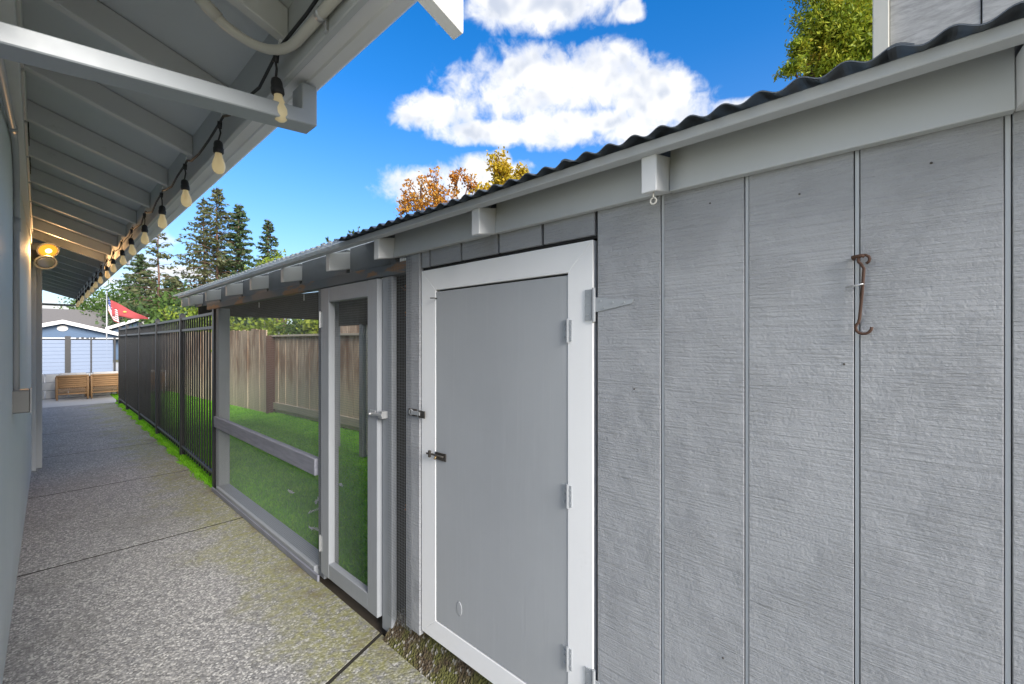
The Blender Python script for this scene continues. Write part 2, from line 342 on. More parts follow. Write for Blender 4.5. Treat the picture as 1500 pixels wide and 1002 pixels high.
def f_bulb(h, b, o):
    setp(h, b, Base_Color=(0.90, 0.80, 0.55), Roughness=0.12, Emission_Color=(1.0, 0.80, 0.45, 1), Emission_Strength=0.12)
    gl = h.n('ShaderNodeBsdfGlass', i_Color=(1.0, 0.93, 0.78, 1), i_Roughness=0.02, i_IOR=1.15)
    tr = h.n('ShaderNodeBsdfTranslucent', i_Color=(0.95, 0.86, 0.62, 1))
    m1 = h.n('ShaderNodeMixShader', i_0=0.5, i_1=b.outputs[0], i_2=tr.outputs[0]); m2 = h.n('ShaderNodeMixShader', i_0=0.12, i_1=m1.outputs[0], i_2=gl.outputs[0])
    h.l.new(m2.outputs[0], o.inputs[0])
mat('bulb_glass', f_bulb)
def f_lamp(h, b, o):
    setp(h, b, Base_Color=(0.40, 0.13, 0.02), Emission_Color=(1.0, 0.36, 0.03, 1), Emission_Strength=0.55)
mat('lamp_lit', f_lamp)
def f_core(h, b, o): setp(h, b, Base_Color=(1, 0.9, 0.7), Emission_Color=(1.0, 0.82, 0.42, 1), Emission_Strength=1.6)
mat('lamp_core', f_core)
def f_lens(h, b, o): setp(h, b, Base_Color=(0.55, 0.56, 0.62), Roughness=0.1, Metallic=0.5)
mat('lamp_unlit', f_lens)

# ------------------------------------------------------------------ object helpers
def root(name, loc, label, cat, group=None):
    o = bpy.data.objects.new(name, None); COL.objects.link(o); o.location = loc; o.empty_display_size = 0.1
    o['label'] = label; o['category'] = cat
    if group: o['group'] = group
    return o
def tag(o, label, cat, group=None):
    o['label'] = label; o['category'] = cat
    if group: o['group'] = group
    return o
def world_loc(o):
    v = Vector((0, 0, 0))
    while o is not None: v = v + o.location; o = o.parent
    return v
def link(name, me, m, parent=None, loc=(0, 0, 0), kind=None, smooth=False):
    o = bpy.data.objects.new(name, me); COL.objects.link(o)
    if m and not me.materials: me.materials.append(MATS[m])
    l = Vector(loc)
    if parent is not None: o.parent = parent; l = l - world_loc(parent)
    o.location = l
    if kind: o['kind'] = kind
    if smooth: me.polygons.foreach_set('use_smooth', [True] * len(me.polygons))
    return o
def from_bm(bm, name):
    me = bpy.data.meshes.new(name); bm.to_mesh(me); bm.free(); return me
def box_me(sx, sy, sz, bev=0.003, name='box'):
    bm = bmesh.new(); bmesh.ops.create_cube(bm, size=1.0); bmesh.ops.scale(bm, vec=(sx, sy, sz), verts=bm.verts)
    bev = min(bev, min(sx, sy, sz) * 0.3)
    if bev > 0: bmesh.ops.bevel(bm, geom=bm.edges[:], offset=bev, segments=1, affect='EDGES')
    return from_bm(bm, name)
def box(name, x0, x1, y0, y1, z0, z1, m, parent=None, bev=0.003, kind=None):
    me = box_me(abs(x1 - x0), abs(y1 - y0), abs(z1 - z0), bev, name)
    return link(name, me, m, parent, ((x0 + x1) / 2, (y0 + y1) / 2, (z0 + z1) / 2), kind)
def place(name, me, parent, loc, rot=(0, 0, 0), sc=None):   # another object on shared mesh data
    o = bpy.data.objects.new(name, me); COL.objects.link(o); l = Vector(loc)
    if parent is not None: o.parent = parent; l = l - world_loc(parent)
    o.location = l; o.rotation_euler = rot
    if sc: o.scale = sc
    return o
def prism(name, poly, axis, a0, a1, m, parent=None, bev=0.0, kind=None):
    """poly: 2-D points; axis 'y': (x,z) extruded along y; 'z': (x,y) along z; 'x': (y,z) along x"""
    bm = bmesh.new()
    def P(p, a): return {'y': (p[0], a, p[1]), 'z': (p[0], p[1], a), 'x': (a, p[0], p[1])}[axis]
    c = Vector(P((sum(p[0] for p in poly) / len(poly), sum(p[1] for p in poly) / len(poly)), (a0 + a1) / 2))
    A = [bm.verts.new(Vector(P(p, a0)) - c) for p in poly]; B = [bm.verts.new(Vector(P(p, a1)) - c) for p in poly]
    bm.faces.new(A); bm.faces.new(B[::-1]); n = len(poly)
    for i in range(n): bm.faces.new((A[i], B[i], B[(i + 1) % n], A[(i + 1) % n]))
    bmesh.ops.recalc_face_normals(bm, faces=bm.faces)
    if bev: bmesh.ops.bevel(bm, geom=bm.edges[:], offset=bev, segments=1, affect='EDGES')
    return link(name, from_bm(bm, name), m, parent, c, kind)
def tube_bm(bm, pts, r, seg=8, cap=True):
    pts = [Vector(p) for p in pts]; rr = r if isinstance(r, (list, tuple)) else [r] * len(pts); rings = []
    up = Vector((0, 0, 1)); prev = None
    for i, p in enumerate(pts):
        t = (pts[min(i + 1, len(pts) - 1)] - pts[max(i - 1, 0)]).normalized()
        if prev is None: a = t.cross(up if abs(t.z) < 0.9 else Vector((1, 0, 0))).normalized()
        else: a = (prev - t * prev.dot(t)).normalized()
        prev = a; b = t.cross(a)
        rings.append([bm.verts.new(p + (a * math.cos(2 * math.pi * k / seg) + b * math.sin(2 * math.pi * k / seg)) * rr[i]) for k in range(seg)])
    for A, B in zip(rings, rings[1:]):
        for k in range(seg): bm.faces.new((A[k], A[(k + 1) % seg], B[(k + 1) % seg], B[k]))
    if cap: bm.faces.new(rings[0][::-1]); bm.faces.new(rings[-1])
def tube(name, pts, r, m, parent=None, seg=8):
    c = Vector(pts[0]); bm = bmesh.new(); tube_bm(bm, [Vector(p) - c for p in pts], r, seg)
    return link(name, from_bm(bm, name), m, parent, c, smooth=True)
def lathe_me(prof, seg=16, name='lathe'):                    # prof: (r, z)
    bm = bmesh.new(); rings = []
    for r, z in prof:
        rings.append([bm.verts.new((r * math.cos(2 * math.pi * k / seg), r * math.sin(2 * math.pi * k / seg), z)) for k in range(seg)])
    for A, B in zip(rings, rings[1:]):
        for k in range(seg): bm.faces.new((A[k], A[(k + 1) % seg], B[(k + 1) % seg], B[k]))
    bm.faces.new(rings[0][::-1]); bm.faces.new(rings[-1]); bmesh.ops.recalc_face_normals(bm, faces=bm.faces)
    me = from_bm(bm, name); me.polygons.foreach_set('use_smooth', [True] * len(me.polygons)); return me
def arc(p0, p1, p2, n=8):                                    # quadratic bezier
    p0, p1, p2 = Vector(p0), Vector(p1), Vector(p2)
    return [p0 * (1 - t) ** 2 + p1 * 2 * t * (1 - t) + p2 * t * t for t in (i / n for i in range(n + 1))]
def quads_mesh(name, V, tint):                               # V: (n,4,3)
    n = len(V); me = bpy.data.meshes.new(name); me.vertices.add(n * 4); me.loops.add(n * 4); me.polygons.add(n)
    me.vertices.foreach_set('co', V.reshape(-1).astype(np.float32)); me.loops.foreach_set('vertex_index', np.arange(n * 4, dtype=np.int32))
    me.polygons.foreach_set('loop_start', np.arange(0, n * 4, 4, dtype=np.int32)); me.polygons.foreach_set('loop_total', np.full(n, 4, dtype=np.int32))
    at = me.attributes.new('tint', 'FLOAT', 'FACE'); at.data.foreach_set('value', np.asarray(tint, dtype=np.float32)); me.update(); me.validate(); return me
def leaf_quads(c, size, aspect=0.55, axis=None, spread=1.0):
    n = len(c); d = rng.normal(size=(n, 3))
    if axis is not None: d = axis + d * spread
    d /= np.linalg.norm(d, axis=1)[:, None] + 1e-9
    e = np.cross(d, rng.normal(size=(n, 3))); e /= np.linalg.norm(e, axis=1)[:, None] + 1e-9
    s = (np.asarray(size) * rng.uniform(0.6, 1.3, n))[:, None]
    a = d * s * 0.5; b = e * s * aspect * 0.5
    return np.stack([c - a, c - a * 0.1 + b, c + a, c - a * 0.1 - b], axis=1)

# ------------------------------------------------------------------ setting: ground, walkway, lawn
W = 1.112                                                    # outer face of the coop wall
def sheet(name, pts, z, m, kind='structure'):
    me = bpy.data.meshes.new(name); me.from_pydata([(x, y, 0) for x, y in pts], [], [tuple(range(len(pts)))]); return link(name, me, m, None, (0, 0, z), kind)
sheet('ground', [(-400, -300), (400, -300), (400, 700), (-400, 700)], -0.06, 'dry_ground')
sheet('soil_bed', [(-0.6, -3.0), (5.5, -3.0), (5.5, 18), (-0.6, 18)], -0.035, 'soil')
sheet('lawn', [(1.19, 1.9), (3.75, 1.2), (3.4, 16.8), (1.30, 16.8), (1.20, 4.8)], -0.012, 'turf_base')
sheet('patio', [(-9, 13.45), (1.2, 13.45), (1.5, 16.85), (9, 16.85), (9, 40), (-9, 40)], -0.018, 'pale_concrete')
walk = bpy.data.objects.new('walkway', None); COL.objects.link(walk); walk['kind'] = 'structure'
def rx(y): return 1.095 + max(0.0, y - 4.8) * 0.012          # right-hand edge of the slabs
def slab(y0l, y0r, y1l, y1r):
    g = 0.010; poly = [(-0.125, y0l + g), (rx(y0r), y0r + g), (rx(y1r), y1r - g), (-0.125, y1l - g)]
    prism('slab', poly, 'z', -0.10, 0.0, 'aggregate', walk, 0.0015); prism('joint_filler', [(poly[3][0], poly[3][1] + 0.0005), (poly[2][0], poly[2][1] + 0.0005), (poly[2][0], poly[2][1] + 0.0195), (poly[3][0], poly[3][1] + 0.0195)], 'z', -0.06, -0.0012, 'joint_dirt', walk)
J = [(-2.6, -2.6), (-0.4, -0.02), (1.40, 1.845), (3.865, 3.865), (5.72, 5.735), (7.60, 7.64), (9.50, 9.52), (11.42, 11.42), (13.4, 13.4)]
for a, b in zip(J, J[1:]): slab(a[0], a[1], b[0], b[1])

def grass(name, n, x0, x1, y0, y1, hgt, fx=None, z=-0.012, lean=0.5, wid=0.004, power=1.0):
    y = y0 + (y1 - y0) * rng.random(n) ** power; u = rng.random(n)
    if fx is None: x = x0 + (x1 - x0) * u
    else: lo, hi = fx(y); x = lo + (hi - lo) * u
    b = np.stack([x, y, np.full(n, z)], 1); an = rng.uniform(0, 6.283, n); hh = hgt * rng.uniform(0.5, 1.3, n)
    w = np.stack([np.cos(an), np.sin(an), 0 * an], 1) * (wid * (1 + 0.12 * np.maximum(0, y)))[:, None]
    l = rng.normal(size=(n, 2)) * lean * hgt
    tip = b + np.stack([l[:, 0], l[:, 1], hh], 1); mid = b + np.stack([l[:, 0] * .35, l[:, 1] * .35, hh * .6], 1)
    V = np.stack([b - w, b + w, mid * .3 + tip * .7 + w * .3, mid * .3 + tip * .7 - w * .3], 1)
    return link(name, quads_mesh(name, V, rng.random(n)), 'grass_blade', None, (0, 0, 0), 'stuff')
g1 = grass('turf_blades', 150000, 0, 0, 1.3, 16.8, 0.026, lambda y: (np.where(y < 4.76, 1.20, 1.27 + 0 * y), 3.55 - 0.10 * np.maximum(0, y - 5.0) + 0 * y), power=1.25)
g2 = grass('grass_strip', 26000, 0, 0, 4.85, 13.4, 0.035, lambda y: (1.085 + np.maximum(0, y - 4.8) * 0.012 + 0.02 * np.sin(y * 9), 1.27 + np.maximum(0, y - 4.8) * 0.010), z=-0.02, lean=0.7)
for g, l in ((g1, 'short bright green turf inside the run and the fenced yard'), (g2, 'thin strip of grass along the foot of the black fence')): g['label'] = l; g['category'] = 'grass'

# mossy footing under the coop
pts = [(1.075, 0.0), (1.09, 0.012), (1.125, 0.05), (1.15, 0.10), (1.5, 0.115), (1.5, -0.1), (1.075, -0.1)]
ft = prism('coop_footing', pts, 'y', -0.6, 1.80, 'mossy', None, 0, 'structure')

# ------------------------------------------------------------------ house on the left
house = root('house', (-0.6, 3.0, 0), 'light grey house with an open rafter eave above the walkway', 'house')
PITCH = 1 / 3.0; EX = 0.516
def zb(x): return 2.304 + (EX - x) * PITCH                   # underside of rafters
RY = [2.64 + 0.61 * k for k in range(-2, 17)]
prism('wall', [(-0.117, 1.10), (-0.053, 7.0), (-0.28, 7.0), (-0.34, 1.10)], 'z', -0.05, 2.72, 'house_wall', house)
box('porch_wall', -3.4, -3.2, 7.0, 12.2, -0.05, 2.6, 'house_wall', house)
box('back_wall', -7.4, -7.2, 1.10, 12.2, -0.05, 2.72, 'house_wall', house)
box('end_wall', -7.2, -0.36, 1.12, 1.30, -0.05, 2.72, 'house_wall', house)
box('partition_wall', -3.2, -0.29, 6.86, 6.98, -0.05, 2.6, 'house_wall', house)
box('corner_post', -0.056, 0.025, 7.02, 7.13, 0.0, 2.47, 'trim_grey', house, 0.004)
box('door_casing', -0.062, -0.020, 6.90, 7.0, 0.0, 2.42, 'post_light', house, 0.003)
box('frieze_board', -0.110, -0.048, 1.10, 7.0, 2.375, 2.462, 'rafter_paint', house)
raf = bmesh.new()
prof = [(-0.62, zb(-0.62)), (EX, zb(EX)), (EX, zb(EX) + 0.098), (-0.62, zb(-0.62) + 0.098)]
cx_, cz_ = -0.05, zb(-0.05) + 0.05
A = [raf.verts.new((x - cx_, -0.019, z - cz_)) for x, z in prof]; B = [raf.verts.new((x - cx_, 0.019, z - cz_)) for x, z in prof]
raf.faces.new(A); raf.faces.new(B[::-1])
for i in range(4): raf.faces.new((A[i], B[i], B[(i + 1) % 4], A[(i + 1) % 4]))
bmesh.ops.recalc_face_normals(raf, faces=raf.faces); bmesh.ops.bevel(raf, geom=raf.edges[:], offset=0.003, segments=1, affect='EDGES')
rme = from_bm(raf, 'rafter'); rme.materials.append(MATS['rafter_paint'])
for y in RY: place('rafter', rme, house, (cx_, y, cz_))
bl = box_me(0.03, 0.61 - 0.042, 0.12, 0.003, 'blocking'); bl.materials.append(MATS['rafter_paint'])
for i, y in enumerate(RY[:-1]):
    if y < 6.7:
        b_ = place('blocking_board', bl, house, (-0.055, y + 0.305, zb(-0.055) + 0.045))
        if i in (3, 4):
            for q in range(3): box('vent_slot', -0.0395, -0.036, y + 0.12 + q * 0.12, y + 0.20 + q * 0.12, zb(-0.04) + 0.005, zb(-0.04) + 0.06, 'dark_gap', b_, 0)
def slope_panel(name, x0, x1, y0, y1, off, th, m, parent):
    return prism(name, [(x0, zb(x0) + off), (x1, zb(x1) + off), (x1, zb(x1) + off + th), (x0, zb(x0) + off + th)], 'y', y0, y1, m, parent)
yy = 0.83
while yy < 12.3:
    y1 = min(yy + 2.44, 12.36); slope_panel('roof_deck', -0.7, 0.535, yy + 0.002, y1 - 0.002, 0.100, 0.016, 'deck_paint', house); yy = y1 + 0.0
slope_panel('roof', -3.9, 0.600, 0.77, 12.42, 0.118, 0.02, 'roofing', house)
zr = zb(-3.9) + 0.118
prism('roof_slope', [(-3.9, zr), (-3.9, zr + .02), (-8.1, zr - 1.4 + .02), (-8.1, zr - 1.4)], 'y', 0.77, 12.42, 'roofing', house)
for yg in (1.14, 6.88): prism('gable_wall', [(-7.2, 2.6), (-0.35, 2.6), (-3.9, zr - 0.02)], 'y', yg, yg + 0.08, 'house_wall', house)
prism('barge_board', [(-3.9, zb(-3.9) - 0.07), (0.515, zb(0.515) - 0.07), (0.515, zb(0.515) + 0.098), (-3.9, zb(-3.9) + 0.098)], 'y', 12.40, 12.425, 'gutter_paint', house)
box('tie_beam', -3.3, 0.50, 12.30, 12.35, 2.09, 2.13, 'trim_grey', house)
box('fascia', 0.517, 0.537, 0.825, 12.42, 2.20, 2.425, 'beam_grey', house, 0.003)
# K-style gutter with a stepped underside
gp = [(0.5385, 2.325), (0.5385, 2.214), (0.576, 2.211), (0.580, 2.205), (0.615, 2.205), (0.632, 2.222), (0.640, 2.262), (0.650, 2.300), (0.650, 2.325),
      (0.644, 2.325), (0.644, 2.300), (0.634, 2.266), (0.624, 2.222), (0.545, 2.222), (0.545, 2.325)]
prism('gutter', gp, 'y', 0.828, 12.43, 'gutter_paint', house)
for y in (6.1,): box('gutter_joint', 0.540, 0.654, y, y + 0.035, 2.199, 2.316, 'gutter_paint', house)
# downspout: drop from the gutter, then back to the wall just under the eave
ds = prism('downspout', [(-0.13, 1.999), (0.603, 2.071), (0.603, 2.196), (0.557, 2.196), (0.557, 2.112), (-0.13, 2.044)], 'y', 1.40, 1.48, 'downspout_paint', house, 0.003)
box('downspout_leg', -0.136, -0.088, 1.402, 1.478, 0.05, 1.996, 'downspout_paint', ds, 0.003)
# rake board closing the roof beside the camera, running out past the gutter
zk_ = lambda x: 2.115 + (0.685 - x) * PITCH
prism('rake_board', [(0.685, zk_(0.685)), (0.685, zk_(0.685) + 0.235), (-3.9, zk_(-3.9) + 0.235), (-3.9, zk_(-3.9))], 'y', 0.783, 0.822, 'white_paint', house, 0.003)

# ------------------------------------------------------------------ coop with its run
coop = root('chicken_coop', (1.5, 2.0, 0), 'long low grey coop with white framed door, wire run and corrugated roof', 'chicken coop')
PITCHG = 0.2016; G0 = 0.0775; GW = 0.0105                    # groove spacing
gr = [G0 + PITCHG * k for k in range(-3, 8)]                 # groove centres
edges = gr
ZT = 1.80
def board(y0, y1, z0, z1): box('siding_board', W, W + 0.014, y0, y1, z0, z1, 'siding', coop, 0.0010)
for a, b in zip(gr, gr[1:]):
    y0, y1 = a + GW / 2, b - GW / 2
    if y1 < 0.70: board(y0, min(y1, 0.680), 0.12, ZT)
    elif y0 < 1.49:
        board(max(y0, 0.683), min(y1, 1.545), 1.698, ZT)
board(gr[-1] + GW / 2, 1.544, 1.698, ZT)
for g_ in gr[1:]:
    if g_ < 0.65: box('groove_strip', W + 0.0045, W + 0.0110, g_ - 0.0036, g_ + 0.0036, 0.12, ZT, 'trim_grey', coop, 0.0006)
box('siding_backing', W + 0.0112, W + 0.020, -0.53, 0.682, 0.12, 1.85, 'dark_gap', coop, 0)
box('siding_backing', W + 0.0112, W + 0.020, 0.683, 1.546, 1.690, 1.85, 'dark_gap', coop, 0)
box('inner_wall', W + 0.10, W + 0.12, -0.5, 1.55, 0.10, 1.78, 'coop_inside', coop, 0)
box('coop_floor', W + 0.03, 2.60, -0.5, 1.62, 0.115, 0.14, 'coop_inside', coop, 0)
box('coop_back_wall', 2.60, 2.63, -0.53, 1.66, 0.1, 2.02, 'trim_grey', coop)
box('coop_end_wall', W + 0.021, 2.60, -0.535, -0.50, 0.1, 1.74, 'trim_grey', coop)
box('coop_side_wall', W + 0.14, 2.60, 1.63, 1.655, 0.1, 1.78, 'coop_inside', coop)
for y0 in (0.684, 1.528): box('jamb', W + 0.022, W + 0.098, y0 - 0.012 if y0 < 1 else y0 + 0.02, y0 if y0 < 1 else y0 + 0.034, 0.12, 1.70, 'dark_gap', coop, 0)
box('trim_board', W - 0.006, W + 0.016, 1.552, 1.658, 0.115, 1.765, 'siding', coop)

nl = lathe_me([(0.0022, -0.001), (0.0022, 0.0010), (0.001, 0.0014)], 8, 'nail_head'); nl.materials.append(MATS['dark_steel'])
for y_, z_ in [(0.175, 1.70), (0.098, 1.335), (0.36, 1.72), (-0.03, 1.71), (0.56, 1.25), (0.33, 0.62)]: place('nail_head', nl, coop, (W - 0.0005, y_, z_), (0, R(-90), 0))
# the white framed door, with a hinged grey hatch in it
door = box('door', W + 0.0005, W + 0.012, 0.780, 1.449, 0.226, 1.588, 'door_grey', coop, 0.003)
fr = lambda poly: prism('frame_board', poly, 'x', W - 0.0015, W + 0.022, 'white_paint', door, 0.0015)
D0, D1, DZ0, DZ1 = 0.692, 1.545, 0.142, 1.684; I0, I1, IZ0, IZ1 = 0.783, 1.447, 0.224, 1.595
fr([(D0, DZ0), (I0, IZ0), (I0, IZ1), (D0, DZ1)]); fr([(D1, DZ0), (D1, DZ1), (I1, IZ1), (I1, IZ0)])
fr([(D0, DZ1), (I0, IZ1), (I1, IZ1), (D1, DZ1)]); fr([(D0, DZ0), (D1, DZ0), (I1, IZ0), (I0, IZ0)])
def butt(name, y, z, h_, par, wl=0.022, wr=0.014, m='painted_hinge', x=W - 0.0015, xr=W + 0.0005):
    bm = bmesh.new(); c = Vector((x, y, z))
    def bb(x0, x1, y0, y1, z0, z1):
        mt = Matrix.Translation(Vector(((x0 + x1) / 2, (y0 + y1) / 2, (z0 + z1) / 2)) - c) @ Matrix.Diagonal((x1 - x0, y1 - y0, z1 - z0, 1)); bmesh.ops.create_cube(bm, size=1.0, matrix=mt)
    bb(x - 0.0025, x + 0.001, y - wr, y, z - h_ / 2, z + h_ / 2); bb(xr - 0.0025, xr + 0.001, y, y + wl, z - h_ / 2, z + h_ / 2)
    tube_bm(bm, [Vector((x - 0.004, y, z - h_ / 2 - 0.004)) - c, Vector((x - 0.004, y, z + h_ / 2 + 0.004)) - c], 0.0042, 8)
    for q in (-0.3, 0.05, 0.3):
        tube_bm(bm, [Vector((xr - 0.006, y + wl * 0.6, z + h_ * q)) - c, Vector((xr - 0.001, y + wl * 0.6, z + h_ * q)) - c], 0.003, 8)
        tube_bm(bm, [Vector((x - 0.0045, y - wr * 0.6, z + h_ * q)) - c, Vector((x, y - wr * 0.6, z + h_ * q)) - c], 0.0025, 8)
    return link(name, from_bm(bm, name), m, par, c)
for z in (1.415, 0.902, 0.398): butt('hinge', 0.781, z, 0.066, door)
# strap hinges between door frame and siding
def strap(z):
    bm = bmesh.new(); c = Vector((W - 0.012, 0.69, z))
    def add(poly, x0, x1):
        A = [bm.verts.new(Vector((x0, y, zz)) - c) for y, zz in poly]; B = [bm.verts.new(Vector((x1, y, zz)) - c) for y, zz in poly]
        bm.faces.new(A); bm.faces.new(B[::-1]); n = len(poly)
        for i in range(n): bm.faces.new((A[i], B[i], B[(i + 1) % n], A[(i + 1) % n]))
    add([(0.694, z - 0.046), (0.718, z - 0.046), (0.718, z + 0.046), (0.694, z + 0.046)], W - 0.0055, W - 0.0015)
    add([(0.682, z - 0.022), (0.682, z + 0.022), (0.572, z + 0.006), (0.560, z + 0.010), (0.566, z - 0.003), (0.62, z - 0.012)], W - 0.004, W - 0.001)
    tube_bm(bm, [Vector((W - 0.005, 0.687, z - 0.05)) - c, Vector((W - 0.005, 0.687, z + 0.05)) - c], 0.0055, 8)
    for y, q in ((0.665, 0.010), (0.655, -0.010), (0.625, 0.003), (0.59, 0.001)): tube_bm(bm, [Vector((W - 0.0065, y, z + q)) - c, Vector((W - 0.003, y, z + q)) - c], 0.0032, 8)
    for q in (-0.03, 0.0, 0.03): tube_bm(bm, [Vector((W - 0.0075, 0.708, z + q)) - c, Vector((W - 0.005, 0.708, z + q)) - c], 0.0032, 8)
    bmesh.ops.recalc_face_normals(bm, faces=bm.faces); return link('strap_hinge', from_bm(bm, 'strap_hinge'), 'painted_hinge', door, c)
strap(1.490); strap(0.360)
# barrel bolt on the hatch, hasp on the frame, bent nail, knot
bb_ = box('barrel_bolt', W - 0.0055, W - 0.0022, 1.376, 1.446, 0.896, 0.927, 'dark_steel', door, 0.001)
tube('bolt_rod', [(W - 0.011, 1.385, 0.915), (W - 0.011, 1.455, 0.915), (W - 0.017, 1.487, 0.915)], 0.0042, 'dark_steel', door)
tube('bolt_knob', [(W - 0.011, 1.430, 0.913), (W - 0.022, 1.428, 0.902)], 0.004, 'brass', door)
box('bolt_keeper', W - 0.021, W - 0.0125, 1.462, 1.474, 0.902, 0.930, 'dark_steel', door, 0.001)
box('hasp_plate', W - 0.0165, W - 0.0125, 1.503, 1.548, 1.057, 1.088, 'dark_steel', door, 0.001)
hs_ = box('hasp_body', W - 0.0125, W - 0.0065, 1.570, 1.626, 1.058, 1.089, 'dark_steel', coop, 0.001)
tube('hasp_ring', [(W - 0.014, 1.604 + 0.012 * math.cos(a), 1.074 + 0.012 * math.sin(a)) for a in (k * math.pi / 5 for k in range(11))], 0.003, 'galvanised', coop)
box('hasp_strap', W - 0.019, W - 0.0128, 1.535, 1.600, 1.066, 1.082, 'galvanised', coop, 0.001)
tube('bent_nail', [(W + 0.0, 1.440, 1.560), (W - 0.014, 1.441, 1.561), (W - 0.017, 1.462, 1.562)], 0.0022, 'dark_steel', door)

kn = lathe_me([(0.022, 0.0), (0.019, 0.0008), (0.013, 0.0003), (0.010, 0.0007), (0.004, 0.0004)], 18, 'wood_knot'); kn.materials.append(MATS['door_grey']); place('wood_knot', kn, door, (W + 0.0003, 1.30, 0.335), (0, R(-90), 0), (1.3, 0.8, 1))
# rafters, blocking, fascia strip, corrugated sheets
RC = [-0.50, -0.15, 0.472, 1.098, 1.745, 2.225, 2.85, 3.44, 4.03, 4.655, 5.305, 5.625]
SL = 0.20
def zc(x): return 1.836 + (x - 1.0) * SL                     # roof plane: rises away from the walkway
rb = bmesh.new(); prof = [(1.012, 1.748), (1.012, zc(1.012)), (2.74, zc(2.74)), (2.74, zc(2.74) - 0.088)]
cc = (1.5, 0, 1.75)
A = [rb.verts.new((x - cc[0], -0.0195, z - cc[2])) for x, z in prof]; B = [rb.verts.new((x - cc[0], 0.0195, z - cc[2])) for x, z in prof]
rb.faces.new(A); rb.faces.new(B[::-1])
for i in range(4): rb.faces.new((A[i], B[i], B[(i + 1) % 4], A[(i + 1) % 4]))
bmesh.ops.recalc_face_normals(rb, faces=rb.faces); bmesh.ops.bevel(rb, geom=rb.edges[:], offset=0.002, segments=1, affect='EDGES')
crm = from_bm(rb, 'coop_rafter'); crm.materials.append(MATS['tail_paint'])
for y in RC: place('rafter', crm, coop, (cc[0], y, cc[2]))
for a, b in zip(RC, RC[1:]):
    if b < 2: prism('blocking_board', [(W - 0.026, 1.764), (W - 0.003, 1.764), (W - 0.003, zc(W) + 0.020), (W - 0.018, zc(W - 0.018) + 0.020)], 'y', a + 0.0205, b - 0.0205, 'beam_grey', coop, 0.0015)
    else: prism('blocking_board', [(W + 0.012, 1.7475), (W + 0.034, 1.7475), (W + 0.034, zc(W) + 0.022), (W + 0.012, zc(W) + 0.022)], 'y', a + 0.0205, b - 0.0205, 'shade_board', coop, 0.0015)
box('fascia_strip', 0.985, 1.022, -0.60, 5.66, 1.8375, 1.8615, 'trim_grey', coop, 0.002)
box('back_purlin', 2.68, 2.72, -0.60, 5.66, zc(2.7) + 0.001, zc(2.7) + 0.024, 'trim_grey', coop, 0.002)
PW = 0.0667; AMP = 0.0068
def corr(y0, y1, lift):
    n = int(round((y1 - y0) / PW * 12)); xs = [0.952, 1.35, 1.8, 2.3, 2.80]; V = []; F = []
    for s_ in (0, 1):
        for x in xs:
            for i in range(n + 1):
                y = y0 + (y1 - y0) * i / n; V.append((x - 1.8, y - y0, zc(x) - 1.8 + 0.0335 + AMP * math.sin(2 * math.pi * y / PW) + lift + s_ * 0.0022))
    L = len(xs) * (n + 1)
    for s_ in (0, 1):
        for a in range(len(xs) - 1):
            for i in range(n):
                p = s_ * L + a * (n + 1) + i; q = (p, p + 1, p + n + 2, p + n + 1); F.append(q if s_ else q[::-1])
    for i in range(n): F.append((i, L + i, L + i + 1, i + 1)); k = (len(xs) - 1) * (n + 1) + i; F.append((k, k + 1, L + k + 1, L + k))
    me = bpy.data.meshes.new('roof_sheet'); me.from_pydata(V, [], F); link('roof_sheet', me, 'corrugated_sheet' if y0 < 1.6 else 'clear_sheet', coop, (1.8, y0, 1.8), smooth=True)
y = -0.64; k = 0
while y < 5.6:
    y1 = min(y + 0.667, 5.70); corr(y - PW * 0.5, y1, 0.0026 * (k % 2)); y = y1; k += 1
tube('screw_eye', [(1.03, 0.468, 1.752), (1.03, 0.468, 1.738)] + [(1.03, 0.468 + 0.008 * math.sin(a), 1.730 + 0.008 * math.cos(a)) for a in (k * math.pi / 5 for k in range(11))], 0.002, 'pvc', coop, 6)

# the run: header, posts, rails
box('header', W - 0.004, W + 0.034, 1.66, 5.06, 1.692, 1.746, 'worn_header', coop, 0.003)
def post(y0, y1, z1=1.69, x0=W + 0.002, x1=W + 0.091, z0=0.005, m='run_paint'): return box('post', x0, x1, y0, y1, z0, z1, m, coop, 0.004)
post(1.782, 1.868, x1=W + 0.030); box('cavity_shade', W + 0.055, 2.58, 1.875, 1.895, 0.02, 1.78, 'coop_inside', coop, 0); post(2.494, 2.572); post(4.672, 4.760)  # partition is an added near-black sheet, shade of the cavity in its colour
post(4.80, 4.88, 1.60, 2.60, 2.68); post(5.52, 5.60, 1.62, 2.60, 2.68)
box('back_header_shade', 2.60, 2.64, 1.66, 5.55, 1.585, 2.07, 'coop_inside', coop)  # back beam made deep and near-black for the shade under the roof
prism('end_header_shade', [(W + 0.036, 1.665), (2.73, 1.665), (2.73, zc(2.73) - 0.095), (W + 0.036, zc(W) - 0.095)], 'y', 5.555, 5.60, 'coop_inside', coop)  # end beam filled up to the roof, shade of its underside painted in
for i in range(3):
    y0 = 4.22 + i * 0.195; box('back_board', 2.645, 2.662, y0, y0 + 0.190, 0.03, 1.60, 'pale_panel', coop, 0.002)
box('mid_rail', W - 0.018, W + 0.020, 2.575, 4.75, 0.592, 0.692, 'rail_paint', coop, 0.004)
box('bottom_rail', W - 0.020, W + 0.090, 2.575, 4.668, 0.004, 0.062, 'run_paint', coop, 0.004)
box('kick_strip', W - 0.034, W - 0.021, 2.50, 4.76, 0.002, 0.040, 'rail_paint', coop, 0.003)
for y in (2.9, 3.75): box('hanging_hook', W + 0.05, W + 0.056, y, y + 0.006, 1.65, 1.69, 'galvanised', coop, 0)
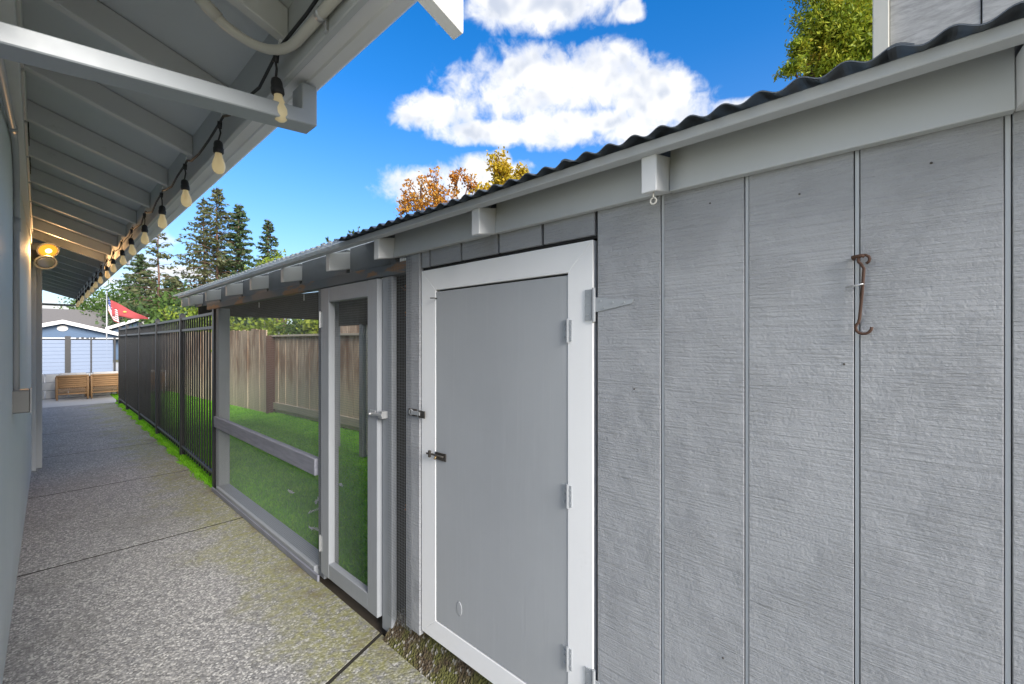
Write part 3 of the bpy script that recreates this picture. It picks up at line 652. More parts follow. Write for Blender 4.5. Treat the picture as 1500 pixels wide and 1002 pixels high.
# run door
rd = box('run_door', W - 0.020, W + 0.016, 1.874, 1.966, 0.058, 1.684, 'run_paint', coop, 0.003)
box('stile', W - 0.020, W + 0.016, 2.386, 2.488, 0.058, 1.684, 'run_paint', rd, 0.003)
box('rail', W - 0.0195, W + 0.016, 1.9665, 2.3855, 1.604, 1.6835, 'run_paint', rd, 0.003)
box('rail', W - 0.0195, W + 0.016, 1.9665, 2.3855, 0.0585, 0.142, 'run_paint', rd, 0.003)
for z in (1.508, 0.228): butt('hinge', 2.490, z, 0.085, rd, 0.02, 0.02, 'galvanised', W - 0.020, W - 0.003)
lt = box('latch_plate', W - 0.026, W - 0.0205, 1.885, 1.935, 1.022, 1.052, 'galvanised', rd, 0.001)
box('latch_bar', W - 0.034, W - 0.027, 1.815, 1.925, 1.031, 1.043, 'galvanised', rd, 0.002)
tube('latch_pin', [(W - 0.036, 1.90, 1.037), (W - 0.050, 1.90, 1.037)], 0.006, 'galvanised', rd)
box('latch_keeper', W - 0.030, W + 0.001, 1.815, 1.850, 1.020, 1.054, 'galvanised', coop, 0.001)

# half-inch hardware cloth, every wire modelled
def wire_mesh(y0, y1, z0, z1, x, parent, r=0.00038, cell=0.0127):
    V = []; F = []
    def bar(p, q, u, v):
        b = len(V)
        for e in (p, q):
            for (a, c) in ((-1, -1), (1, -1), (1, 1), (-1, 1)): V.append(tuple(e[i] + (u[i] * a + v[i] * c) * r for i in range(3)))
        for i in range(4): F.append((b + i, b + (i + 1) % 4, b + 4 + (i + 1) % 4, b + 4 + i))
    y = y0
    while y <= y1 + 1e-6:
        bar((0, y - y0, 0), (0, y - y0, z1 - z0), (1, 0, 0), (0, 1, 0)); y += cell
    z = z0
    while z <= z1 + 1e-6:
        bar((r * 1.6, 0, z - z0), (r * 1.6, y1 - y0, z - z0), (1, 0, 0), (0, 0, 1)); z += cell
    me = bpy.data.meshes.new('wire_mesh'); me.from_pydata(V, [], F); return link('wire_mesh', me, 'wire', parent, (x, y0, z0), 'stuff')
wire_mesh(2.50, 4.755, 0.045, 1.70, W - 0.0012, coop)
wire_mesh(1.96, 2.40, 0.13, 1.625, W + 0.019, rd)
wire_mesh(1.612, 1.80, 0.105, 1.76, W - 0.0085, coop)

# rusty hook hung on the siding
hk = root('wall_hook', (W, 0.07, 1.39), 'long rusty iron hook hanging from a screw eye on the grey siding', 'hook')
hx = W - 0.012
loop = [(hx - 0.001, 0.066 + 0.009 * math.cos(a), 1.5425 + 0.009 * math.sin(a)) for a in (R(-60 + 34 * k) for k in range(10))]
tube('hook_rod', loop[::-1] + [(hx, 0.0660, 1.525), (hx, 0.0685, 1.48), (hx, 0.0725, 1.428)] + [(hx, 0.0665 + 0.0125 * math.cos(a), 1.4085 + 0.0125 * math.sin(a)) for a in (R(50 - 26 * k) for k in range(10))], 0.0027, 'rusty', hk, 8)
tube('screw_eye', [(W + 0.004, 0.083, 1.548), (hx - 0.002, 0.083, 1.549), (hx - 0.003, 0.070, 1.5505), (hx, 0.066, 1.5495)], 0.0036, 'rusty', hk, 8)
tube('nail', [(W + 0.004, 0.066, 1.494), (hx - 0.006, 0.068, 1.494), (hx - 0.007, 0.076, 1.4925), (hx + 0.002, 0.094, 1.490)], 0.0019, 'galvanised', hk, 6)

# ------------------------------------------------------------------ black metal fence
mf = root('metal_fence', (1.19, 5.0, 0), 'black metal picket fence edging the walkway beyond the wire run', 'fence')
FP = [(1.138, 4.865), (1.180, 6.53), (1.202, 8.30), (1.210, 10.0), (1.214, 11.7), (1.218, 12.95)]
pm = box_me(0.050, 0.050, 1.70, 0.003, 'post'); pm.materials.append(MATS['black_metal'])
capm = lathe_me([(0.040, 0), (0.040, 0.012), (0.028, 0.02), (0.010, 0.03)], 4, 'post_cap'); capm.materials.append(MATS['black_metal']); capm.polygons.foreach_set('use_smooth', [False] * len(capm.polygons))
pk = box_me(0.014, 0.016, 1.60, 0.002, 'picket'); pk.materials.append(MATS['black_metal'])
for i, (x, y) in enumerate(FP):
    p_ = place('post', pm, mf, (x, y, 0.85))
    if 0 < i: place('cap', capm, p_, (x, y, 1.70), (0, 0, R(45)))
for (xa, ya), (xb, yb) in zip(FP, FP[1:]):
    L = math.hypot(xb - xa, yb - ya); ang = math.atan2(yb - ya, xb - xa) - math.pi / 2
    for z in (1.655, 1.52, 0.115):
        o = place('rail', box_me(0.028, L - 0.05, 0.028, 0.002, 'rail'), mf, ((xa + xb) / 2, (ya + yb) / 2, z), (0, 0, ang)); o.data.materials.append(MATS['black_metal'])
    n = int(round(L / 0.120))
    for k in range(1, n):
        t_ = k / n; place('picket', pk, mf, (xa + (xb - xa) * t_, ya + (yb - ya) * t_, 0.855), (0, 0, ang))

# ------------------------------------------------------------------ timber fences behind the run
def plank_me(w, h_, dog=0.0):
    bm = bmesh.new(); pr = [(-w / 2, 0), (w / 2, 0), (w / 2, h_ - dog), (w / 2 - dog, h_), (-w / 2 + dog, h_), (-w / 2, h_ - dog)] if dog else [(-w / 2, 0), (w / 2, 0), (w / 2, h_), (-w / 2, h_)]
    A = [bm.verts.new((-0.009, y, z)) for y, z in pr]; B = [bm.verts.new((0.009, y, z)) for y, z in pr]; n = len(pr)
    bm.faces.new(A); bm.faces.new(B[::-1])
    for i in range(n): bm.faces.new((A[i], B[i], B[(i + 1) % n], A[(i + 1) % n]))
    bmesh.ops.recalc_face_normals(bm, faces=bm.faces); me = from_bm(bm, 'plank'); me.materials.append(MATS['fence_wood']); return me
fa = root('wooden_fence', (2.95, 9.3, 0), 'taller weathered picket-top timber fence without a cap, behind the lawn', 'fence')
pl = plank_me(0.138, 1.66, 0.012); y = 9.22; i = 0
while y < 16.8:
    x = 2.994 + (y - 9.2) * -0.088; place('plank', pl, fa, (x + random.uniform(-.006, .006), y + 0.07, -0.03 + random.uniform(-0.02, 0.02) - 0.0 * i), (random.uniform(-.008, .008), 0, R(5)), (1, random.uniform(.95, 1.0), 1)); y += 0.142; i += 1
for z in (0.3, 1.3): o = place('rail', box_me(0.04, 7.6, 0.09, 0.003), fa, (2.70, 13.0, z), (0, 0, math.atan(0.088))); o.data.materials.append(MATS['pale_wood'])
fb = root('wooden_fence', (3.3, 6.0, 0), 'lower timber fence with flat cap rail and pale kickboard, behind the lawn', 'fence')
def fxb(y): return 3.117 + (9.31 - y) * 0.0626
box('post', fxb(9.3) - 0.02, fxb(9.3) + 0.09, 9.18, 9.34, -0.05, 1.50, 'dark_post_wood', fb)
box('return_board', 2.97, 3.20, 9.165, 9.178, -0.03, 1.50, 'dark_post_wood', fb)
plb = plank_me(0.150, 1.46); y = 9.16
angb = math.atan(0.0626)
while y > 1.0:
    place('plank', plb, fb, (fxb(y) + 0.012 + random.uniform(-.004, .004), y - 0.075, 0.02), (0, 0, angb), (1, random.uniform(.96, 1.0), 1)); y -= 0.155
def along(name, y0, y1, dx0, dx1, z0, z1, m):
    L = math.hypot(y1 - y0, fxb(y0) - fxb(y1)); ym = (y0 + y1) / 2
    o = place(name, box_me(dx1 - dx0, L, z1 - z0, 0.003, name), fb, (fxb(ym) + (dx0 + dx1) / 2, ym, (z0 + z1) / 2), (0, 0, angb)); o.data.materials.append(MATS[m])
yb_ = 9.3
while yb_ > 1.2:
    along('cap_rail', yb_ - 2.42, yb_ - 0.004, -0.06, 0.07, 1.482, 1.517, 'pale_wood'); along('kickboard', yb_ - 2.42, yb_ - 0.004, -0.035, -0.002, 0.075, 0.205, 'pale_wood'); yb_ -= 2.425
for y in (6.75, 4.2): box('post', fxb(y) + 0.025, fxb(y) + 0.11, y - 0.05, y + 0.04, -0.05, 1.48, 'dark_post_wood', fb)
fc = root('wooden_fence', (4.2, 7.0, 0), "neighbour's darker board fence showing above the capped fence", 'fence')
pn = plank_me(0.150, 1.80); y = 8.6
while y > 3.2: place('plank', pn, fc, (4.15 + (8.6 - y) * 0.05, y, -0.03 + random.uniform(-.02, .02)), (0, 0, angb)); y -= 0.155

# ------------------------------------------------------------------ weathered shed behind the coop
sh = root('timber_shed', (3.7, -1.2, 0), 'tall weathered grey plywood shed with a pale corner post rising behind the coop roof', 'shed')
box('wall_panel', 3.62, 3.64, -0.300, 0.090, -0.05, 4.5, 'grey_ply', sh); box('wall_panel', 3.615, 3.64, -1.52, -0.306, -0.05, 4.5, 'grey_ply', sh); box('wall_panel', 3.62, 3.64, -2.7, -1.526, -0.05, 4.5, 'grey_ply', sh)
box('corner_post', 3.58, 3.68, 0.092, 0.172, -0.05, 4.5, 'pale_trim', sh, 0.005)
box('side_wall', 3.69, 6.2, 0.10, 0.12, -0.05, 4.5, 'grey_ply', sh); box('rear_wall', 6.2, 6.22, -2.7, 0.12, -0.05, 4.5, 'grey_ply', sh); box('side_wall', 3.64, 6.2, -2.72, -2.70, -0.05, 4.5, 'grey_ply', sh)
prism('roof', [(3.3, 4.52), (6.5, 4.52), (6.5, 4.58), (4.9, 5.3), (3.3, 4.58)], 'y', -3.0, 0.168, 'roofing', sh)

# ------------------------------------------------------------------ string of bulbs under the eave
st = root('string_lights', (0.49, 1.42, 2.25), 'black cable of hanging clear bulbs hooked along the eave rafters', 'string lights')
sock = lathe_me([(0.006, 0.0), (0.0135, -0.006), (0.0165, -0.016), (0.0165, -0.030), (0.0185, -0.033), (0.0185, -0.048), (0.0165, -0.052), (0.012, -0.053)], 16, 'socket'); sock.materials.append(MATS['black_rubber'])
bulb = lathe_me([(0.0115, 0.0), (0.0125, -0.012), (0.0155, -0.022), (0.0200, -0.036), (0.0228, -0.052), (0.0222, -0.064), (0.0175, -0.076), (0.0095, -0.083), (0.002, -0.085)], 20, 'bulb'); bulb.materials.append(MATS['bulb_glass'])
fil = lathe_me([(0.001, -0.004), (0.004, -0.014), (0.005, -0.03), (0.004, -0.048), (0.001, -0.055)], 6, 'filament'); fil.materials.append(MATS['brass'])
hangs = [y for y in RY if 1.0 < y < 12.35]; hx_ = 0.488; cab = [(0.490, 0.84, 2.30), (0.489, 1.0, 2.285), (0.488, 1.20, 2.265)]
for i, y in enumerate(hangs):
    y = y - 0.03; zk = 2.268
    tube('hook_ring', [(hx_ + 0.0, y + 0.010 * math.cos(a), zk + 0.008 + 0.010 * math.sin(a)) for a in (k * math.pi / 5 for k in range(11))], 0.0018, 'white_paint', st, 6)
    dy, dx = random.uniform(-0.006, 0.006), random.uniform(-0.005, 0.005)
    cab += [(hx_, y - 0.02, zk - 0.004), (hx_, y + 0.03, zk - 0.012)]
    if i < len(hangs) - 1:
        for t_ in (0.3, 0.6, 0.85): cab.append((hx_ + 0.003 * math.sin(9 * t_ + i), y + 0.61 * t_, zk - 0.012 - random.uniform(0.018, 0.05) * 4 * t_ * (1 - t_)))
    tube('branch_joint', [(hx_, y + 0.028, zk - 0.008), (hx_, y + 0.036, zk - 0.034)], 0.0085, 'black_rubber', st, 8)
    zs = zk - 0.075 - random.uniform(0, 0.012)
    tube('drop_cord', [(hx_, y + 0.036, zk - 0.03), (hx_ + 0.004, y + 0.040 + dy, zk - 0.05), (hx_ + dx, y + 0.036 + dy, zs)], 0.0033, 'black_rubber', st, 6)
    o = place('socket', sock, st, (hx_ + dx, y + 0.036 + dy, zs), (random.uniform(-.12, .12), random.uniform(-.12, .12), 0))
    for nm, me in (('bulb', bulb), ('filament', fil)):
        q = bpy.data.objects.new(nm, me); COL.objects.link(q); q.parent = o; q.location = (0, 0, -0.050)
tube('cable', cab, 0.0048, 'black_rubber', st, 8)

# ------------------------------------------------------------------ conduits
cv = root('electrical_conduit', (0.49, 1.2, 2.2), 'cream plastic conduit bending from the fascia up along a rafter', 'conduit')
zr_ = lambda x: zb(x) - 0.020
pts = [(0.500, 0.83, 2.236), (0.500, 0.9, 2.238), (0.500, 1.20, 2.240)] + arc((0.500, 1.26, 2.240), (0.500, 1.465, 2.24), (0.36, 1.468, zr_(0.36) - 0.03), 10)[1:] + [(0.28, 1.468, zr_(0.28)), (-0.02, 1.468, zr_(-0.02))]
tube('pipe', pts, 0.0135, 'pvc', cv, 12)
tube('coupling', [(0.35, 1.468, zr_(0.35) - 0.026), (0.29, 1.468, zr_(0.29) - 0.003)], 0.0172, 'pvc', cv, 12)
tube('pipe_strap', [(0.500, 1.13, 2.2395), (0.500, 1.148, 2.2395)], 0.0165, 'galvanised', cv, 12)
box('strap_tab', 0.509, 0.5165, 1.13, 1.148, 2.20, 2.236, 'galvanised', cv, 0.001)
c2 = root('electrical_conduit', (-0.09, 3.44, 1.0), 'grey plastic conduit running down the house wall to a junction box', 'conduit')
tube('pipe', [(-0.080, 0.7, 2.10), (-0.080, 1.9, 2.19), (-0.080, 2.6, 2.29)] + arc((-0.080, 3.0, 2.35), (-0.080, 3.44, 2.40), (-0.080, 3.44, 2.15), 8) + [(-0.080, 3.44, 1.13)], 0.0125, 'grey_pvc', c2, 12)
tube('coupling', [(-0.080, 3.44, 2.03), (-0.080, 3.44, 1.96)], 0.0155, 'grey_pvc', c2, 12)
tube('coupling', [(-0.080, 2.95, 2.342), (-0.080, 3.05, 2.357)], 0.0155, 'grey_pvc', c2, 12)
jb = box('junction_box', -0.125, -0.032, 3.40, 3.50, 1.010, 1.130, 'box_grey', c2, 0.004)
box('lid', -0.031, -0.026, 3.395, 3.505, 1.006, 1.134, 'grey_pvc', jb, 0.002); box('lid_edge', -0.122, -0.034, 3.392, 3.399, 1.014, 1.126, 'box_grey', jb, 0.002)

# ------------------------------------------------------------------ twin floodlight, one head lit
fl = root('floodlight', (-0.02, 6.93, 2.28), 'twin-head flood lamp on the house corner, upper head glowing orange', 'lamp')
box('mount', -0.060, -0.012, 6.82, 6.899, 2.245, 2.355, 'box_grey', fl, 0.004)
def head(c, nrm_, lit):
    c = Vector(c); q = Vector(nrm_).to_track_quat('Z', 'Y').to_euler()
    rim = lathe_me([(0.030, -0.055), (0.060, -0.045), (0.086, -0.012), (0.090, 0.004), (0.084, 0.010), (0.076, 0.006), (0.074, -0.002)], 24, 'lamp_head'); rim.materials.append(MATS['pvc'])
    o = place('lamp_head', rim, fl, c, q)
    ln = lathe_me([(0.072, 0.0), (0.055, 0.007), (0.03, 0.010), (0.001, 0.011)], 24, 'lens'); ln.materials.append(MATS['lamp_lit' if lit else 'lamp_unlit'])
    e = bpy.data.objects.new('lens', ln); COL.objects.link(e); e.parent = o
    if lit:
        ce = lathe_me([(0.026, 0.008), (0.026, 0.013), (0.001, 0.016)], 20, 'lamp_core'); ce.materials.append(MATS['lamp_core']); g = bpy.data.objects.new('lamp_core', ce); COL.objects.link(g); g.parent = o
    tube('arm', [(-0.015, 6.86, 2.30), (0.01, 6.84, 2.29 if lit else 2.26), tuple(c - Vector(nrm_).normalized() * 0.05)], 0.011, 'box_grey', fl, 8)
    return o
n1_ = (0.30, -0.80, -0.62); head((0.066, 6.72, 2.350), n1_, True); head((0.050, 6.74, 2.222), (0.25, -0.80, -0.72), False)
ld = bpy.data.lights.new('flood_light', 'SPOT'); ld.energy = 15; ld.color = (1.0, 0.55, 0.22); ld.spot_size = R(150); ld.spot_blend = 0.6; ld.shadow_soft_size = 0.06
lo = bpy.data.objects.new('flood_beam', ld); COL.objects.link(lo); lo.parent = fl; lo.location = Vector((0.072, 6.69, 2.335)) - fl.location; lo.rotation_euler = Vector((0.35, -0.80, -0.35)).to_track_quat('-Z', 'Y').to_euler()

# ------------------------------------------------------------------ feathers and dry leaves
fm = quads_mesh('feather', leaf_quads(np.concatenate([np.stack([np.linspace(-0.05, 0.05, 14), rng.normal(0, .006, 14), np.full(14, .0)], 1)]), 0.05, 0.3, np.array([[1, .5, 0.15]]), .45), rng.random(14)); fm.materials.append(MATS['feather'])
for i, (x, y, s_) in enumerate([(1.62, 3.75, 1.3), (1.55, 4.15, 0.9), (1.95, 4.0, 0.8), (1.36, 3.2, 0.9), (2.1, 3.0, 1.0), (1.8, 2.7, 0.8), (1.50, 3.55, 1.0)]):
    o = place('feather', fm, None, (x, y, 0.016), (0, 0, random.uniform(0, 6)), (s_, s_, s_)); tag(o, 'white feather lying on the turf of the wire run', 'feather', 'white feathers on the turf')
lm = quads_mesh('dry_leaf', leaf_quads(rng.normal(0, 0.012, (6, 3)), 0.045, 0.7), rng.random(6)); lm.materials.append(MATS['dry_leaf'])
for i in range(14):
    o = place('dry_leaf', lm if i % 4 else fm, None, (W + 0.05 + random.uniform(0, .03), random.uniform(1.68, 1.75), [1.66, 1.60, 1.63, 1.52, 1.46, 1.40, 0.95, 0.62, 0.5, 0.42, 0.35, 0.28, 0.2, 0.55][i]), (random.random() * 6, random.random() * 6, random.random() * 6), (0.7, 0.7, 0.7))
    if i % 4: tag(o, 'curled brown leaf caught behind the narrow strip of wire mesh', 'leaf', 'dry leaves behind the mesh strip')
    else: o.name = 'feather'; o.scale = (0.35, 0.35, 0.35); tag(o, 'small white feather caught behind the narrow strip of wire mesh', 'feather', 'feathers behind the mesh strip')

# ------------------------------------------------------------------ patio end: chairs, block wall, screens, houses, flags
bw = root('block_wall', (1.0, 15.6, 0), 'low white concrete block wall behind the wicker chairs', 'wall')
bk = box_me(0.39, 0.15, 0.19, 0.006, 'block'); bk.materials.append(MATS['block_white'])
for r_ in range(3):
    for i in range(14): place('block', bk, bw, (-1.7 + i * 0.40 + (0.2 if r_ % 2 else 0), 15.60, 0.085 + r_ * 0.20))
wk = bpy.data.materials.new('tmp'); bpy.data.materials.remove(wk)
def wicker_chair(x0, x1, label):
    c = root('wicker_chair', ((x0 + x1) / 2, 14.95, 0), label, 'armchair'); yb = 14.80
    nv = 15
    box('back_panel', x0 + 0.03, x1 - 0.03, yb + 0.012, yb + 0.03, 0.28, 0.56, 'wicker', c, 0.004)
    for k in range(6): tube('weave_strand', [(x0 + 0.02, yb + 0.006, 0.30 + k * 0.048), (x1 - 0.02, yb + 0.006, 0.30 + k * 0.048)], 0.012, 'wicker', c, 6)
    for k in range(nv):
        x = x0 + 0.03 + (x1 - x0 - 0.06) * k / (nv - 1)
        tube('lattice_cane', [(x, yb, 0.14), (min(x + 0.06, x1 - .02), yb, 0.28)], 0.006, 'wicker', c, 5); tube('lattice_cane', [(x, yb, 0.14), (max(x - 0.06, x0 + .02), yb, 0.28)], 0.006, 'wicker', c, 5)
    tube('bottom_rail', [(x0, yb, 0.135), (x1, yb, 0.135)], 0.014, 'wicker', c, 8); tube('top_rail', [(x0, yb, 0.565), (x1, yb, 0.565)], 0.022, 'wicker', c, 8)
    for x in (x0 + 0.015, x1 - 0.015):
        tube('leg', [(x, yb, 0.0), (x, yb, 0.58)], 0.018, 'wicker', c, 8); tube('leg', [(x, yb + 0.6, 0.0), (x, yb + 0.6, 0.5)], 0.018, 'wicker', c, 8)
        tube('arm', [(x, yb, 0.54), (x, yb + 0.3, 0.52), (x, yb + 0.6, 0.50)], 0.025, 'wicker', c, 8)
    box('seat', x0 + 0.02, x1 - 0.02, yb + 0.04, yb + 0.6, 0.27, 0.32, 'wicker', c, 0.01)
    box('back_cushion', x0 + 0.03, x1 - 0.03, yb + 0.035, yb + 0.16, 0.34, 0.635, 'cushion', c, 0.03); box('seat_cushion', x0 + 0.03, x1 - 0.03, yb + 0.17, yb + 0.6, 0.322, 0.42, 'cushion', c, 0.03)
wicker_chair(0.27, 0.825, 'wicker armchair with pale cushion, the one nearer the house corner')
wicker_chair(0.86, 1.42, 'wicker armchair with pale cushion, the one nearer the black fence')
wicker_chair(1.75, 2.30, 'wicker armchair with pale cushion, seen only through the black pickets')

sc = root('privacy_screen', (1.3, 25.6, 0), 'pale blue slatted privacy screen in a black frame with posts', 'screen')
sl = box_me(1.36, 0.03, 0.150, 0.006, 'slat'); sl.materials.append(MATS['panel_slat'])
for x0 in (-2.10, -0.66, 0.78):
    for k in range(9): place('slat', sl, sc, (x0 + 0.70 + 0.02, 25.6, 0.16 + k * 0.154))
    for z in (0.055, 1.49): box('frame_rail', x0, x0 + 1.44, 25.58, 25.63, z, z + 0.03, 'black_metal', sc, 0.002)
for x, w_ in ((-2.12, .05), (-0.68, .05), (0.72, .17), (1.47, .05), (2.20, .07)): box('post', x, x + w_, 25.555, 25.65, -0.02, 1.58 if w_ < 0.1 else 1.62, 'black_metal', sc, 0.003)
for k, x in enumerate((-0.55, -0.25, 1.05, 1.2, 1.35, 1.55)): box('finial', x, x + 0.08, 25.58, 25.63, 1.522, 1.56 + 0.02 * (k % 2), 'black_metal', sc, 0.002)
pg = root('pergola_post', (2.5, 24.9, 0), 'dark timber post standing at the right end of the slatted screen', 'post')
box('shaft', 2.38, 2.52, 24.9, 25.04, -0.02, 1.66, 'black_metal', pg); box('cap', 2.35, 2.55, 24.87, 25.07, 1.661, 1.70, 'black_metal', pg)

def gable_house(name, x0, x1, y, zw, za, label, depth=9.0, vent=True):
    c = root(name, ((x0 + x1) / 2, y, 0), label, 'house'); xm = (x0 + x1) / 2
    prism('wall', [(x0, -0.05), (x1, -0.05), (x1, zw), (xm, za), (x0, zw)], 'y', y, y + depth, 'blue_house', c)
    sl_ = (za - zw) / (xm - x0); ov = 0.5
    for s_ in (-1, 1):
        xe = xm + s_ * (xm - x0 + ov); ze = zw - ov * sl_
        prism('roof', [(xm, za + 0.02), (xe, ze + 0.02), (xe, ze + 0.16), (xm, za + 0.16)], 'y', y - 0.5, y + depth + 0.3, 'roofing', c)
        prism('barge_board', [(xm, za - 0.10), (xe, ze - 0.10), (xe, ze + 0.17), (xm, za + 0.17)], 'y', y - 0.56, y - 0.505, 'house_trim', c)
    if vent:
        vm = lathe_me([(0.30, -0.02), (0.30, 0.02), (0.25, 0.03)], 20, 'gable_vent'); vm.materials.append(MATS['house_trim']); place('gable_vent', vm, c, (xm, y - 0.03, za - 0.45), (R(90), 0, 0), (1, .75, 1))
    return c
h1 = gable_house('blue_house', -2.5, 4.9, 47.0, 1.80, 2.86, 'blue house with low white-trimmed gable and oval vent behind the screen')
prism('awning', [(-3.0, 1.62), (4.4, 1.62), (4.4, 1.70), (-3.0, 1.70)], 'y', 46.0, 46.9, 'house_trim', h1)
h2 = gable_house('blue_house', 4.4, 8.6, 52.0, 2.70, 3.60, 'blue house with small white-trimmed gable beyond the black fence')
h3 = root('grey_roof_house', (2.0, 60, 0), 'house with a long plain grey roof behind the blue gables', 'house')
box('wall', -2.0, 8.5, 60, 68, -0.05, 2.9, 'blue_house', h3); prism('roof', [(59.4, 2.8), (59.4, 2.95), (64, 4.75), (68.6, 2.95), (68.6, 2.8)], 'x', -0.2, 6.2, 'roofing', h3)

fp = root('flagpole', (2.74, 35.4, 0), 'thin metal flagpole rising beyond the slatted screen', 'flagpole')
tube('pole', [(2.74, 35.4, -0.05), (2.74, 35.4, 4.35)], [0.04, 0.025], 'galvanised', fp, 8)
kb = lathe_me([(0.01, 0), (0.05, 0.03), (0.05, 0.07), (0.01, 0.1)], 10, 'finial'); kb.materials.append(MATS['galvanised']); place('finial', kb, fp, (2.74, 35.4, 4.35))
def cloth(name, nu, nv, fn, parent, m, u0=0, u1=1, v0=0, v1=1, off=0.0):
    V = []; F = []
    for i in range(nu + 1):
        for j in range(nv + 1):
            u = u0 + (u1 - u0) * i / nu; v = v0 + (v1 - v0) * j / nv; p = fn(u, v); V.append((p[0], p[1] + off, p[2]))
    for i in range(nu):
        for j in range(nv): a = i * (nv + 1) + j; F.append((a, a + 1, a + nv + 2, a + nv + 1))
    me = bpy.data.meshes.new(name); me.from_pydata(V, [], F); o = link(name, me, m, parent, world_loc(parent) if parent else (0, 0, 0), smooth=True)
    sm = o.modifiers.new('thick', 'SOLIDIFY'); sm.thickness = 0.006; return o
uf = root('flag', (2.78, 35.38, 4.1), 'limp red, white and blue striped flag hanging on the flagpole', 'flag')
def usf(u, v):                                               # u along the fly, v down the hoist; hangs limp
    return (0.02 + u * 0.42 + 0.10 * v * u, -0.10 * math.sin(u * 9) * (0.3 + u), -v * 0.85 - u * (1.05 + 0.25 * math.sin(u * 5)))
for k in range(13):
    u0 = 0.4 if k < 7 else 0.0; cloth('stripe', 8, 1, usf, uf, 'flag_red' if k % 2 == 0 else 'flag_white', u0, 1, k / 13, (k + 1) / 13)
cn = cloth('canton', 5, 4, usf, uf, 'flag_blue', 0, 0.4, 0, 7 / 13)
for i in range(3):
    for j in range(3):
        p = usf(0.07 + i * 0.13, 0.09 + j * 0.18); s_ = lathe_me([(0.016, -0.004), (0.016, 0.004)], 5, 'star'); s_.materials.append(MATS['flag_white']); q = bpy.data.objects.new('star', s_); COL.objects.link(q); q.parent = cn; q.location = (p[0], p[1] - 0.012, p[2]); q.rotation_euler = (R(90), 0, 0)
rf = root('flag', (2.86, 35.30, 4.0), 'red flag with a small gold emblem flying out from the flagpole', 'flag')
def rff(u, v): return (0.05 + u * 1.75, 0.10 * math.sin(u * 7 + v), -u * 1.05 - v * 0.95 * (1 - 0.92 * u) + 0.04 * math.sin(u * 8) - 0.1)
cloth('cloth', 14, 6, rff, rf, 'flag_red')
p = rff(0.36, 0.5); em = lathe_me([(0.09, -0.004), (0.09, 0.004)], 14, 'emblem'); em.materials.append(MATS['flag_gold']); q = bpy.data.objects.new('emblem', em); COL.objects.link(q); q.parent = rf; q.location = (p[0], p[1] - 0.05, p[2]); q.rotation_euler = (R(90), 0, 0); q.scale = (1, .7, 1)

# ------------------------------------------------------------------ vegetation
def tree_root(name, x, y, label, group=None): return root(name, (x, y, -0.05), label, 'tree', group)
def trunk_mesh(parent, H, r0, r1, limbs=(), lean=(0, 0), seg=8):
    bm = bmesh.new(); n = 8
    tube_bm(bm, [(lean[0] * (i / n) ** 2 + 0.02 * H * 0.2 * math.sin(i * 1.7), lean[1] * (i / n) ** 2, H * i / n) for i in range(n + 1)], [r0 + (r1 - r0) * (i / n) ** 0.8 for i in range(n + 1)], seg)
    for a, b, r in limbs: tube_bm(bm, [a, [(a[i] + b[i]) / 2 + (0.06 * H * 0.3 if i == 2 else 0) for i in range(3)], b], [r, r * 0.6, r * 0.2], 5)
    return link('trunk', from_bm(bm, 'trunk'), 'bark', parent, world_loc(parent), smooth=True)
def conifer(x, y, H, rad, label, m='redwood_leaf', base=0.15, nb=150, leaf=0.42, per=46, droop=0.25, name='conifer_tree', group=None, gap=0.0, shape=0.75):
    t = tree_root(name, x, y, label, group); limbs = []; cs = []; ax = []; tn = []
    for i in range(nb):
        f = base + (1 - base) * (i + random.random()) / nb; z = H * f; an = i * 2.399 + random.uniform(-.5, .5)
        L = rad * (1 - (f - base) / (1 - base)) ** shape * random.uniform(0.55, 1.1) + 0.25
        if random.random() < gap: continue
        up = random.uniform(-0.10, 0.10) - droop * (1 - f); dv = np.array([math.cos(an), math.sin(an), up]); a = np.array([0, 0, z]); e = a + dv * L; e[2] += 0.12 * L
        limbs.append((tuple(a), tuple(e), 0.018 * H * 0.10 * (1 - f) + 0.03))
        k = max(6, int(per * (0.3 + L / rad))); s_ = rng.random(k) ** 0.7
        p = a + dv * (s_[:, None] * L); p[:, 2] += 0.12 * L * s_ ** 2 - rng.random(k) * 0.16 * L ** 0.5
        side = rng.normal(size=(k, 3)) * np.array([0.16, 0.16, 0.07]) * (0.35 + 0.5 * L * 0.45)
        cs.append(p + side); ax.append(np.tile(dv, (k, 1)) + np.array([0, 0, -0.25])); tn.append(rng.random(k) * 0.6 + 0.4 * random.random())
    trunk_mesh(t, H, 0.017 * H, 0.03, limbs)
    c = np.concatenate(cs); V = leaf_quads(c, leaf, 0.42, np.concatenate(ax), 0.7)
    link('crown', quads_mesh('crown', V, np.concatenate(tn)), m, t, world_loc(t)); return t
